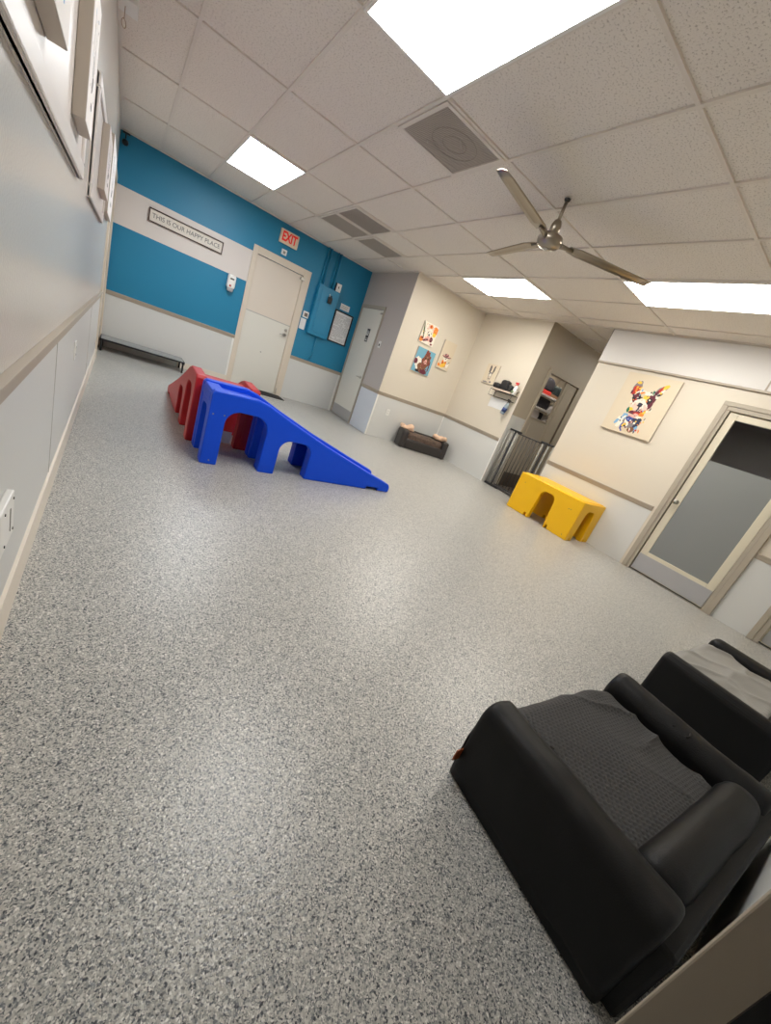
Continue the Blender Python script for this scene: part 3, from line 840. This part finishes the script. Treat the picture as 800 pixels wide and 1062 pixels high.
t = thing('exit_sign', (2.33, 0, 2.415), 'EXIT sign with red letters on a pale box above the door', 'exit sign')
b = MB(); b.box(-.155, .155, -.05, 0, 0, .20, mat('exit_sign_housing', (226, 208, 182), .4)); b.build('sign_housing', t, local=True, bevel=.006)
text('exit_lettering', 'EXIT', .185, t, mat('exit_red', (196, 20, 16), .6, emit=(1.0, .03, .02), estr=.28), (0, -.0515, .10), thick=.001, sx=.66, offset=.006)
b = MB(); b.box(2.26, 2.345, -.028, 0, 2.265, 2.345, M_white); b.box(2.282, 2.322, -.030, -.028, 2.28, 2.32, M_grey)
props(b.build('wall_sensor', bevel=.003), 'small white square sensor on the blue wall just under the exit sign', 'sensor')

t = thing('soap_dispenser', (1.60, 0, 1.405), 'white hand sanitiser dispenser on the blue wall left of the door', 'dispenser')
b = MB(); b.soft(-.062, .062, -.10, 0, .05, .25, .03, M_white, cuts=8, flat=False); b.build('dispenser_body', t, local=True)
b = MB(); b.soft(-.045, .045, -.09, -.01, .0, .07, .02, mat('dispenser_grey', (170, 170, 172), .4), cuts=6, flat=False); b.build('nozzle', t, local=True)
b = MB(); b.box(-.03, .03, -.102, -.099, .175, .20, M_ink); b.build('dispenser_label', t, local=True)
b = MB(); b.box(-.028, .0, -.102, -.098, .07, .10, mat('label_red', (170, 60, 50), .6)); b.build('level_mark', t, local=True)

t = thing('electrical_panel', (3.205, 0, 1.27), 'blue painted electrical panel box with conduits rising to the ceiling', 'electrical panel')
b = MB(); b.box(-.20, .20, -.10, 0, 0, .845, M_tealp); b.build('panel_housing', t, local=True, bevel=.006)
b = MB(); b.box(-.14, .14, -.112, -.10, .06, .78, M_tealp); b.box(-.125, .125, -.116, -.112, .075, .765, M_tealp); b.build('panel_door', t, local=True, bevel=.004)
for x in (-.175, -.125, .02, .075):
    b = MB(); b.tube([(x, -.035, .84), (x, -.035, H-1.27)], .013, M_tealp); b.lathe((x, -.035, .84), [(.001, 0), (.022, 0), (.022, .03), (.001, .03)], M_tealp, seg=12); b.build('conduit', t, local=True)
b = MB(); b.tube([(.02, -.03, .0), (.025, -.03, -.28), (.02, -.03, -.38), (-.02, -.03, -.44), (-.06, -.03, -.465)], .010, M_tealp); b.build('conduit', t, local=True)
t2 = thing('pen_cup', (3.235, -.112-.04, 1.87), 'black mesh pen cup stuck on the blue electrical panel door', 'pen cup')
b = MB(); b.lathe((0, .0, 0), [(.001, 0), (.038, 0), (.040, .10), (.036, .10), (.034, .01), (.001, .01)], mat('cup_dark', (52, 50, 48), .6), seg=16); b.build('cup_body', t2, local=True)
b = MB(); b.tube([(-.01, 0, .02), (-.025, -.0, .15)], .006, M_white, 8); b.tube([(.01, 0, .02), (.02, .005, .14)], .006, M_blackp, 8); b.tube([(.0, .01, .02), (.005, .012, .13)], .006, M_blackp, 8); b.build('marker_pen', t2, local=True)

b = MB(); b.box(3.335, 3.43, -.04, 0, 2.125, 2.26, M_white); b.box(3.37, 3.39, -.043, -.04, 2.18, 2.215, M_ink); b.box(3.327, 3.335, -.035, 0, 2.125, 2.26, M_dark)
props(b.build('alarm_box', bevel=.004), 'small white alarm box beside the conduits, above the electrical panel', 'alarm')
b = MB(); b.box(2.87, 2.975, -.03, 0, 1.495, 1.60, M_white); b.box(2.892, 2.952, -.032, -.03, 1.515, 1.575, mat('lcd_grey', (110, 100, 92), .4))
props(b.build('thermostat', bevel=.004), 'white square thermostat with grey display left of the electrical panel', 'thermostat')
b = MB(); b.box(2.86, 2.965, -.004, 0, 1.29, 1.475, M_paper); props(b.build('notice_card'), 'blank white card on the blue wall below the thermostat', 'card')
b = MB(); b.box(3.53, 3.72, -.004, 0, 1.885, 1.985, M_paper)
for k in range(3): b.box(3.55, 3.69, -.0048, -.004, 1.905+k*.024, 1.912+k*.024, M_grey)
props(b.build('paper_label'), 'small white paper label above the black framed notice', 'label')
t = thing('framed_notice', (3.645, 0, 1.283), 'black framed notice full of small text, right of the electrical panel', 'framed notice')
b = MB(); w, h = .197, .57
for a in ((-w, w, 0, .022), (-w, w, h-.022, h), (-w, -w+.022, .022, h-.022), (w-.022, w, .022, h-.022)): b.box(a[0], a[1], -.025, 0, a[2], a[3], M_black)
b.build('notice_frame', t, local=True, bevel=.002)
b = MB(); b.box(-w+.02, w-.02, -.010, 0, .02, h-.02, M_paper)
rnd = random.Random(3)
for k in range(24):
    z = .05 + k*.0195
    x = -w+.035
    while x < w-.05:
        l = rnd.uniform(.015, .06)
        if rnd.random() < .85: b.box(x, min(x+l, w-.035), -.0108, -.010, z, z+.006, mat('print_grey', (150, 150, 152), .7))
        x += l + .008
b.build('printed_sheet', t, local=True)
# switch on the restroom wall
b = MB(); b.box(XB-.008, XB, -1.145, -1.065, 1.46, 1.575, M_white); b.box(XB-.012, XB-.008, -1.122, -1.088, 1.49, 1.53, M_blackp); props(b.build('light_switch', bevel=.002), 'white switch plate with black rocker on the wall by the restroom door', 'switch')
# security camera in the ceiling corner
t = thing('security_camera', (.06, -.07, H-.02), 'small black security camera in the corner where left wall, blue wall and ceiling meet', 'camera')
b = MB(); b.box(-.035, .045, -.012, .012, -.02, .0, M_black); b.tube([(0, 0, -.01), (0, 0, -.07)], .008, M_black); b.build('camera_bracket', t, local=True)
b = MB(); b.lathe((0, -.01, -.115), [(.001, -.035), (.026, -.026), (.038, 0), (.03, .03), (.001, .04)], M_black, seg=16); b.build('camera_head', t, local=True)

# ------------------------------------------------------------------ PICTURES
def col(name, rgb): return mat('pigment_'+name, rgb, .7)
PIG = dict(k=(38, 30, 34), w=(233, 226, 212), r=(186, 52, 38), o=(228, 132, 48), y=(240, 196, 70), b=(58, 74, 150), lb=(120, 168, 206), g=(30, 110, 80), p=(222, 170, 160), m=(98, 36, 52), br=(120, 82, 56), gr=(128, 122, 124), t=(206, 190, 160), n=(44, 52, 78), dg=(84, 96, 60), sk=(112, 168, 190), rb=(128, 62, 48), pk=(226, 196, 182))
def picture(name, loc, rz, w, h, depth, base, blobs, label, cat='picture', group=None, seed=0, accents=0, region=None, pal=None):
    t = thing(name, loc, label, cat, rz, group)
    b = MB(); b.box(-w/2, w/2, -depth, 0, 0, h, M_canvas_side); b.build('canvas_stretcher', t, local=True, bevel=.002)
    rnd = random.Random(seed); b = MB()
    y = -depth-.0012
    b.box(-w/2+.001, w/2-.001, -depth-.001, -depth, .001, h-.001, base)
    lay = 0
    def blob(cx, cy, rx, ry, rot, c, jag=.16):
        nonlocal lay
        lay += 1; n = 18; pts = []
        for i in range(n):
            a = 2*PI*i/n; k = 1 + rnd.uniform(-jag, jag)
            px, py = rx*math.cos(a)*k, ry*math.sin(a)*k
            q = (cx + px*math.cos(rot) - py*math.sin(rot), cy + px*math.sin(rot) + py*math.cos(rot))
            pts.append((max(-w/2+.002, min(w/2-.002, (q[0]-.5)*w)), y - lay*.00002, max(.002, min(h-.002, q[1]*h))))
        b.poly(pts, col(c, PIG[c]))
    for bl in blobs: blob(*bl)
    if region:
        for _ in range(accents):
            cx, cy = rnd.uniform(region[0], region[1]), rnd.uniform(region[2], region[3])
            blob(cx, cy, rnd.uniform(.008, .03), rnd.uniform(.006, .018), rnd.uniform(0, PI), rnd.choice(pal if isinstance(pal, list) else ['r', 'y', 'k', 'o', 'w']), .3)
    b.build('painting', t, local=True)
    return t

dog = [(.35, .22, .10, .12, .3, 'lb'), (.30, .16, .05, .09, -.4, 'w'), (.42, .12, .08, .10, 0, 'b'), (.52, .10, .12, .08, .2, 't'), (.50, .20, .14, .09, 0, 'gr'), (.44, .18, .05, .09, .2, 'w'),
       (.66, .20, .05, .10, -.3, 'n'), (.68, .12, .035, .06, -.2, 'lb'), (.60, .09, .07, .05, 0, 'br'), (.56, .28, .16, .07, 0, 'n'), (.47, .27, .07, .04, .2, 'b'),
       # ears
       (.27, .84, .085, .12, -.15, 'gr'), (.25, .78, .05, .09, 0, 'r'), (.30, .79, .04, .07, .2, 'o'), (.33, .80, .03, .06, .1, 'r'), (.27, .92, .05, .025, 0, 'y'), (.21, .74, .02, .04, 0, 'm'),
       (.76, .85, .06, .13, -.75, 'gr'), (.77, .88, .035, .10, -.7, 'r'), (.83, .93, .035, .06, -.7, 'y'), (.71, .80, .025, .06, -.5, 'm'), (.66, .79, .02, .05, .4, 'g'), (.80, .84, .025, .06, -.7, 'w'), (.79, .79, .02, .05, -.9, 'k'),
       # head
       (.51, .62, .215, .19, 0, 'w'), (.50, .73, .17, .07, 0, 't'), (.56, .76, .07, .04, .1, 'w'), (.40, .76, .10, .035, .3, 'w'), (.37, .655, .095, .085, .5, 'k'), (.355, .69, .06, .035, .5, 'm'), (.68, .66, .085, .11, -.2, 'm'), (.665, .645, .05, .055, 0, 'k'), (.72, .58, .035, .08, -.1, 'm'),
       (.39, .66, .016, .013, 0, 'w'), (.655, .665, .018, .013, 0, 'w'), (.40, .64, .02, .02, 0, 'n'), (.56, .70, .06, .035, .2, 'y'), (.44, .76, .05, .02, .4, 'o'),
       (.51, .53, .15, .12, 0, 'w'), (.44, .50, .07, .08, .2, 'pk'), (.62, .48, .07, .09, -.2, 'pk'), (.515, .545, .055, .042, 0, 'k'), (.515, .555, .03, .015, 0, 'n'), (.52, .47, .012, .05, 0, 'k'),
       (.49, .40, .13, .035, .1, 'm'), (.55, .385, .07, .03, 0, 'r'), (.55, .37, .05, .02, 0, 'p'), (.65, .40, .05, .06, .2, 'o'), (.67, .44, .035, .03, 0, 'y'), (.37, .44, .05, .035, .3, 'y'), (.33, .42, .03, .05, .2, 'g'), (.60, .33, .10, .02, .2, 'w'), (.48, .33, .09, .02, -.1, 'p'),
       (.42, .14, .05, .03, .6, 'y'), (.34, .28, .05, .02, .8, 'w'), (.25, .24, .035, .05, -.6, 'w'), (.22, .17, .03, .06, -.5, 'lb')]
dog = [(.49+(a-.5)*.88, .055+(b_-.05)*.92, c*.92, d_*.93, e, g) for a, b_, c, d_, e, g in dog]
picture('dog_painting', (XR, -4.97, 1.475), R_RIGHT, .655, .745, .032, M_canvas, dog, 'large colourful bulldog painting on cream canvas above the yellow platform', group='animal canvases', seed=5, accents=70, region=(.28, .76, .06, .80), pal=['r', 'y', 'k', 'o', 'w', 'w', 'p', 'n', 'lb', 'm'])

p1 = [(.3, .5, .35, .6, .3, 'w'), (.12, .55, .05, .45, .25, 'dg'), (.10, .15, .14, .12, 0, 'o'), (.85, .75, .2, .18, 0, 'o'), (.85, .55, .12, .1, 0, 'y'), (.5, .85, .12, .1, 0, 'o'), (.48, .86, .05, .06, 0, 'r'),
      (.36, .70, .06, .20, .1, 'pk'), (.66, .72, .06, .18, -.2, 'pk'), (.52, .52, .22, .24, 0, 'w'), (.42, .56, .04, .03, 0, 'k'), (.64, .56, .04, .03, 0, 'k'), (.52, .46, .06, .05, 0, 'k'), (.5, .36, .10, .04, 0, 'p'), (.5, .22, .26, .12, .2, 'p'), (.4, .18, .2, .05, .4, 'm'), (.75, .28, .10, .15, 0, 'm'), (.7, .1, .25, .07, 0, 'w'), (.85, .08, .08, .05, 0, 'm'), (.15, .22, .08, .05, .2, 'rb')]
picture('dog_painting', (4.525, YC, 1.795), R_BACK, .325, .335, .03, col('w', PIG['w']), p1, 'upper left small painting of a white dog in warm colours on the cream wall', group='animal canvases', seed=2, accents=90, region=(.08, .92, .06, .92), pal=['w', 'pk', 'o', 'p', 'w', 'm', 'y', 'rb', 't'])
p2 = [(.5, .85, .6, .3, 0, 'sk'), (.15, .4, .25, .5, 0, 'sk'), (.9, .4, .2, .6, 0, 'sk'), (.22, .40, .20, .22, .1, 'w'), (.28, .25, .14, .15, 0, 'w'), (.08, .42, .13, .11, 0, 'm'), (.62, .55, .22, .36, -.1, 'rb'), (.58, .84, .09, .16, .3, 'rb'), (.50, .25, .25, .22, 0, 'br'), (.62, .55, .13, .22, 0, 'br'), (.60, .50, .07, .12, 0, 'p'), (.55, .35, .12, .07, .2, 'rb'), (.55, .66, .03, .03, 0, 'k'), (.72, .66, .03, .03, 0, 'k'), (.66, .10, .20, .10, 0, 'm'), (.86, .36, .03, .22, 0, 'm'), (.3, .07, .1, .05, 0, 'k')]
picture('horse_painting', (4.62, YC, 1.315), R_BACK, .405, .41, .03, col('sk', PIG['sk']), p2, 'lower left small painting of a brown animal on light blue on the cream wall', group='animal canvases', seed=8, accents=60, region=(.42, .80, .12, .82), pal=['p', 'rb', 'm', 'br', 'rb'])
p3 = [(.5, .22, .22, .12, 0, 'o'), (.45, .14, .2, .08, .3, 'y'), (.78, .2, .12, .10, 0, 'w'), (.15, .12, .10, .06, 0, 'o'), (.52, .42, .16, .09, 0, 'w'), (.50, .33, .11, .06, 0, 'w'), (.44, .42, .025, .012, 0, 'k'), (.58, .42, .025, .012, 0, 'k'), (.51, .385, .045, .02, 0, 'k'), (.52, .47, .34, .045, .0, 'm'), (.52, .485, .30, .025, 0, 'p'), (.52, .52, .15, .055, 0, 'm'), (.52, .54, .05, .04, 0, 'p'), (.82, .28, .12, .012, .5, 'k'), (.40, .22, .04, .04, 0, 'r')]
picture('dog_painting', (5.07, YC, 1.525), R_BACK, .30, .49, .03, col('t2', (212, 198, 170)) if False else M_canvas, p3, 'tall narrow painting of a small dog in a sombrero, right of the two pictures', group='animal canvases', seed=4, accents=8, region=(.3, .7, .1, .3))
p4 = [(.36, .74, .07, .20, .1, 'k'), (.66, .74, .06, .20, -.1, 'k'), (.34, .74, .03, .12, .1, 'gr'), (.67, .76, .025, .12, -.1, 'gr'), (.50, .48, .14, .11, 0, 'gr'), (.50, .46, .09, .08, 0, 'w'), (.43, .50, .03, .02, 0, 'k'), (.57, .50, .03, .02, 0, 'k'), (.5, .25, .035, .03, 0, 'k'), (.42, .28, .02, .13, .2, 'gr'), (.58, .28, .02, .13, -.2, 'gr'), (.3, .06, .22, .04, 0, 'gr'), (.7, .10, .1, .05, 0, 'gr')]
picture('donkey_sketch', (XR, -2.33, 1.568), R_RIGHT, .295, .335, .025, col('pc', (214, 205, 188)) if False else M_canvas, p4, 'small pale sketch of a long eared animal beside the wall shelf', group='animal canvases', seed=6)

# left wall white boards with box canvases
def board(y_near, y_far, z0, z1, label):
    t = thing('white_wall_board', (0, (y_near+y_far)/2, z0), label, 'wall board', R_LEFT, 'white boards on the left wall')
    w = (y_far-y_near)/2
    b = MB(); b.box(-w, w, -.013, 0, 0, z1-z0, M_offw); b.build('board_panel', t, local=True)
    b = MB()
    for a in ((-w, w, 0, .06), (-w, w, z1-z0-.06, z1-z0), (-w, -w+.06, .06, z1-z0-.06), (w-.06, w, .06, z1-z0-.06)):
        b.box(a[0], a[1], -.024, -.0, a[2], a[3], M_offw)
    b.build('edge_moulding', t, local=True, bevel=.006); return t
board(-7.25, -4.95, 1.405, 1.985, 'long white moulded board on the left wall, nearest the camera')
board(-4.40, -2.80, 1.405, 1.965, 'second white moulded board further along the left wall')
sk = [(.35, .7, .02, .14, .2, 'gr'), (.6, .6, .02, .2, -.1, 'gr'), (.5, .35, .12, .05, .4, 'gr'), (.45, .45, .03, .1, 0, 'n'), (.55, .2, .1, .03, 0, 'gr')]
def left_canvas(yn, yf, z0, z1, base_x, label, seed, accents=26):
    return picture('box_canvas', (base_x, (yn+yf)/2, z0), R_LEFT, yf-yn, z1-z0, .038, col('wsk', (236, 232, 230)), sk, label, 'picture', 'white box canvases on the left wall', seed=seed, accents=accents, region=(.15, .85, .12, .9), pal=['gr', 'gr', 'n', 'w', 'lb'])
PIG['wsk'] = (220, 216, 214)
left_canvas(-6.70, -6.03, 1.525, 1.94, .014, 'white sketch box canvas on the near board, closest to the camera', 1)
left_canvas(-5.46, -5.17, 1.525, 1.92, .014, 'narrow white box canvas with blue grey marks at the far end of the near board', 2)
left_canvas(-3.78, -3.20, 1.54, 1.90, .014, 'white box canvas on the second board of the left wall', 3)
left_canvas(-2.62, -1.60, 1.52, 2.10, 0, 'last white box canvas on the left wall, near the blue wall', 4, 8)

# ------------------------------------------------------------------ OUTLETS
def outlet(loc, rz, label, big=False):
    t = thing('outlet', loc, label, 'outlet', rz)
    s = 1.0
    b = MB(); b.box(-.036, .036, -.006, 0, 0, .115, M_white); b.build('cover_plate', t, local=True, bevel=.002)
    b = MB()
    for z in (.035, .08):
        b.box(-.017, .017, -.009, -.006, z-.014, z+.014, M_white)
        b.box(-.009, -.006, -.0095, -.009, z-.006, z+.006, M_ink); b.box(.006, .009, -.0095, -.009, z-.006, z+.006, M_ink)
    b.build('socket', t, local=True)
outlet((4.28, YC-.004, .43), R_BACK, 'white wall outlet in the cream wall wainscot left of the small sofa')
outlet((.004, -4.34, .50), R_LEFT, 'small white wall outlet low on the left wall, midway to the blue wall')
t = thing('outlet_box', (.004, -6.31, .325), 'white surface outlet box with screws at the left edge, near the camera', 'outlet', R_LEFT)
b = MB(); b.box(-.10, .07, -.018, 0, 0, .135, M_white); b.build('box_body', t, local=True, bevel=.004)
for x in (.055, -.05):
    for z in (.018, .115):
        b = MB(); b.lathe((x, -.018, z), [(.001, 0), (.004, 0), (.004, -.002), (.001, -.002)], M_ink, 'y', 8); b.build('screw', t, local=True)
b = MB(); b.box(.015, .021, -.0195, -.018, .03, .10, M_grey); b.build('cover_slot', t, local=True)

# pull cord near the ceiling on the left
t = thing('ceiling_box', (.06, -3.35, H-.06), 'white box with hanging cord loop at the ceiling above the left wall', 'fixture')
b = MB(); b.box(-.05, .06, -.10, .10, 0, .06, M_white); b.build('box_body', t, local=True, bevel=.004)
b = MB(); pts = [(-.01 + .012*math.sin(k*PI/8)*(1 if k < 8 else 1), .02*math.sin(k*PI/8), -.065-.045*(1-math.cos(k*PI/8))/1.0*.5) for k in range(17)]
b.tube([(-.01, 0, .0), (-.01, 0, -.065)], .002, mat('tan_cord', (170, 140, 110), .7), 6); b.tube(pts, .002, mat('tan_cord', (170, 140, 110), .7), 6); b.build('cord_loop', t, local=True)

# ------------------------------------------------------------------ WALL SHELF AND SPRAY BOTTLES
t = thing('wire_shelf', (XR, -2.83, 1.40), 'small black wire shelf on the cream wall by the hall opening', 'shelf', R_RIGHT)
b = MB()
for y in (-.005, -.05, -.10, -.15): b.tube([(-.24, y, .10), (.26, y, .10)], .004, M_black, 6)
for x in (-.24, .26): b.tube([(x, -.005, .19), (x, -.15, .10), (x, -.15, .0), (x, -.005, .0), (x, -.005, .10)], .004, M_black, 6)
b.tube([(-.24, -.15, .0), (.26, -.15, .0)], .004, M_black, 6); b.tube([(-.24, -.005, .0), (.26, -.005, .0)], .004, M_black, 6)
for k in range(12): b.tube([(-.20+k*.038, -.005, .10), (-.20+k*.038, -.15, .10)], .002, M_black, 5)
b.build('wire_frame', t, local=True)
b = MB(); b.box(-.20, .20, -.14, -.012, .106, .135, mat('pale_box', (196, 178, 160), .6)); o = b.build('cardboard_tray', None, local=True); o.location = t.location; o.rotation_euler = t.rotation_euler
props(o, 'flat pale carton lying on the wire shelf under the black gear', 'box')
def gear(name, label, parts):
    b = MB()
    for p in parts: b.soft(*p, M_blackp, cuts=6, flat=False, amp=.01, nf=30)
    o = b.build(name, None, local=True); o.location = t.location; o.rotation_euler = t.rotation_euler; props(o, label, 'pouch', group='black gear on the wire shelf')
gear('black_pouch', 'black pouch at the left end of the wire shelf', [(-.235, -.10, -.15, -.02, .135, .225, .03)])
gear('black_pouch', 'tallest black bundle in the middle of the wire shelf', [(-.10, .06, -.13, -.02, .135, .30, .035)])
gear('black_pouch', 'black pouch at the right of the black gear on the wire shelf', [(.06, .165, -.14, -.03, .135, .245, .03)])
b = MB(); b.soft(.185, .235, -.14, -.05, .135, .17, .012, mat('green_pad', (110, 130, 100), .7), cuts=5, flat=False); o = b.build('green_pad', None, local=True); o.location = t.location; o.rotation_euler = t.rotation_euler; props(o, 'small green pad on the right end of the wire shelf', 'pad')
def spray(name, loc, body, cap, label, tilt, lab=None, h=.20):
    t = thing(name, loc, label, 'spray bottle', R_RIGHT)
    b = MB(); b.lathe((0, 0, 0), [(.001, 0), (.036, 0), (.038, .02), (.038, h*.55), (.026, h*.72), (.013, h*.80), (.013, h*.86), (.001, h*.86)], body, seg=18); bo = b.build('bottle_body', t, local=True)
    b = MB(); b.lathe((0, 0, h*.86), [(.001, 0), (.016, 0), (.016, .02), (.001, .02)], cap, seg=14); b.box(-.045, .022, -.010, .010, h*.86+.02, h*.86+.045, cap)
    b.tube([(-.022, 0, h*.86+.02), (-.032, 0, h*.86-.012), (-.028, 0, h*.86-.03)], .005, cap, 6); b.build('trigger_head', t, local=True)
    if lab:
        b = MB(); b.lathe((0, 0, h*.16), [(.0385, 0), (.0392, 0), (.0392, h*.3), (.0385, h*.3)], lab, seg=18); b.build('bottle_label', t, local=True)
    t.rotation_euler = (tilt[0], tilt[1], R_RIGHT)
spray('spray_bottle', (XR-.085, -3.055, 1.504), M_white, mat('red_cap', (190, 30, 34), .5), 'small white bottle with red trigger head beside the wire shelf', (0, 0), None, .19)
spray('spray_bottle', (XR-.07, -2.985, 1.175), mat('clear_plastic', (150, 164, 176), .25), M_blackp, 'clear spray bottle with navy label and black trigger on the wall below the shelf', (0, math.radians(12)), mat('navy_label', (40, 62, 120), .5), .24)
b = MB(); b.box(XR-.004, XR, -2.93, -2.55, 1.22, 1.385, M_paper); props(b.build('wall_paper_sheet'), 'white sheet taped to the cream wall below the wire shelf', 'paper')

# ------------------------------------------------------------------ BABY GATE
M_gate = mat('gate_grey_metal', (150, 148, 141), .5)
M_gdark = mat('gate_dark_metal', (54, 54, 56), .45)
gy0, gy1 = YE-.035, YO+.035
t = thing('safety_gate', (XR+.055, (gy0+gy1)/2, 0), 'tall metal safety gate with dark bars across the hall opening', 'gate')
gxp = XR+.055
b = MB()
for y in (gy0-.01, gy0-.09): b.tube([(gxp, y, .03), (gxp, y, .99)], .013, M_gate)
for y in (gy1+.01, gy1+.10): b.tube([(gxp, y, .03), (gxp, y, .99)], .013, M_gate)
b.tube([(gxp, gy0, .03), (gxp, gy1, .03)], .012, M_gdark)
b.build('gate_frame', t)
b = MB(); b.box(gxp-.012, gxp+.012, gy0-.135, gy0-.165, .03, 1.0, M_gdark); b.build('latch_post', t, bevel=.003); b = MB(); b.box(gxp-.012, gxp+.012, gy1+.145, gy1+.175, .03, 1.0, M_gdark); b.build('latch_post', t, bevel=.003)
d0, d1 = gy0-.19, gy1+.21
g = MB(); g.tube([(gxp, d0, .05), (gxp, d0, .98)], .016, M_gate); g.tube([(gxp, d1, .05), (gxp, d1, .98)], .014, M_gate)
g.tube([(gxp, d0, .975), (gxp, d1, .975)], .010, M_gdark); g.tube([(gxp, d0, .06), (gxp, d1, .06)], .010, M_gdark); door = g.build('gate_door', t)
n = 8
for k in range(1, n):
    y = d0 + (d1-d0)*k/n
    b = MB(); b.tube([(gxp, y, .06), (gxp, y, .975)], .006, M_gdark, 8); b.build('gate_bar', door)
b = MB(); b.box(gxp-.022, gxp+.022, gy0-.03, gy0-.27, .985, 1.015, M_blackp); b.build('latch_housing', t, bevel=.006)
b = MB(); b.box(gxp-.022, gxp+.022, gy1+.02, gy1+.25, .98, 1.01, M_blackp); b.build('latch_housing', t, bevel=.006)
b = MB(); b.box(gxp-.02, gxp+.02, gy0, gy0-.30, .0, .03, M_blackp); b.build('floor_foot', t, bevel=.006)
b = MB(); b.box(gxp-.02, gxp+.02, gy1+.18, gy1+.32, 0, .03, M_blackp); b.build('floor_foot', t, bevel=.006)

# ------------------------------------------------------------------ CLOSET CONTENTS
t = thing('closet_shelving', (7.1, -2.5, 0), 'white wire shelving unit seen through the hall closet opening', 'shelving')
for z in (1.32, 1.545, 1.80):
    b = MB(); b.box(6.55, 7.75, -2.66, -2.64, z-.035, z, M_white); b.box(6.55, 7.75, -2.64, -2.25, z-.008, z, M_white)
    for k in range(24): b.tube([(6.56+k*.05, -2.665, z-.035), (6.56+k*.05, -2.665, z)], .003, M_grey, 5)
    b.build('shelf_board', t)
for x in (6.56, 7.74):
    for y in (-2.64, -2.26):
        b = MB(); b.tube([(x, y, 0), (x, y, 2.1)], .012, M_white); b.build('upright_post', t)
def stored(name, x0, x1, z0, z1, m, label, cat, r=.03, amp=.02, y=-2.62, seed=0):
    b = MB(); b.soft(x0, x1, y, y+.28, z0, z1, r, m, cuts=7, amp=amp, nf=9, seed=seed); props(b.build(name), label, cat)
M_bag = mat('black_nylon', (34, 32, 38), .7); M_cloth = mat('white_towelling', (214, 208, 206), .9, bump=.4, bscale=60)
stored('black_bag', 6.78, 7.10, 1.90, 2.11, M_bag, 'black bag on the closet top shelf, left', 'bag', .08, .03)
stored('black_bag', 7.14, 7.38, 1.865, 2.03, mat('dark_green_nylon', (40, 52, 52), .7), 'dark green bag on the closet top shelf, right', 'bag', .06, .03, seed=3)
stored('red_bag', 6.78, 7.05, 1.802, 1.885, mat('red_fabric', (200, 46, 36), .8), 'red folded fabric on the closet top shelf', 'fabric', .03, .012)
stored('brown_basket', 7.06, 7.32, 1.802, 1.865, mat('brown_wicker', (150, 110, 80), .8, bump=.5, bscale=150), 'brown basket on the closet top shelf beside the red fabric', 'basket', .02, .006)
stored('dark_crate', 6.76, 7.16, 1.547, 1.74, M_bag, 'black case on the closet middle shelf', 'case', .03, .015, seed=5)
stored('white_towel', 7.18, 7.34, 1.547, 1.66, M_cloth, 'folded white towel on the closet middle shelf', 'towel', .03, .02, seed=6)
stored('white_towel', 6.72, 6.98, 1.322, 1.50, M_cloth, 'crumpled white towel on the closet lower shelf, left', 'towel', .06, .04, seed=7)
stored('dark_box', 7.01, 7.12, 1.322, 1.47, M_bag, 'small dark box on the closet lower shelf', 'box', .02, .01, seed=8)
stored('white_towel', 7.16, 7.40, 1.322, 1.44, M_cloth, 'folded white towel on the closet lower shelf, right', 'towel', .04, .03, seed=9)
# unseen bulb added to brighten the closet shelves
lt = thing('closet_fill_light', (6.9, -2.95, 2.62), 'unseen ceiling lamp added to brighten the hall closet', 'lamp')
b = MB(); b.lathe((6.9, -2.95, 2.62), [(.001, -.04), (.05, -.03), (.07, 0), (.06, .09), (.001, .09)], mat('closet_fill_bulb', (240, 240, 235), .4, emit=(1, .97, .95), estr=120)); b.build('fill_lamp_globe', lt)
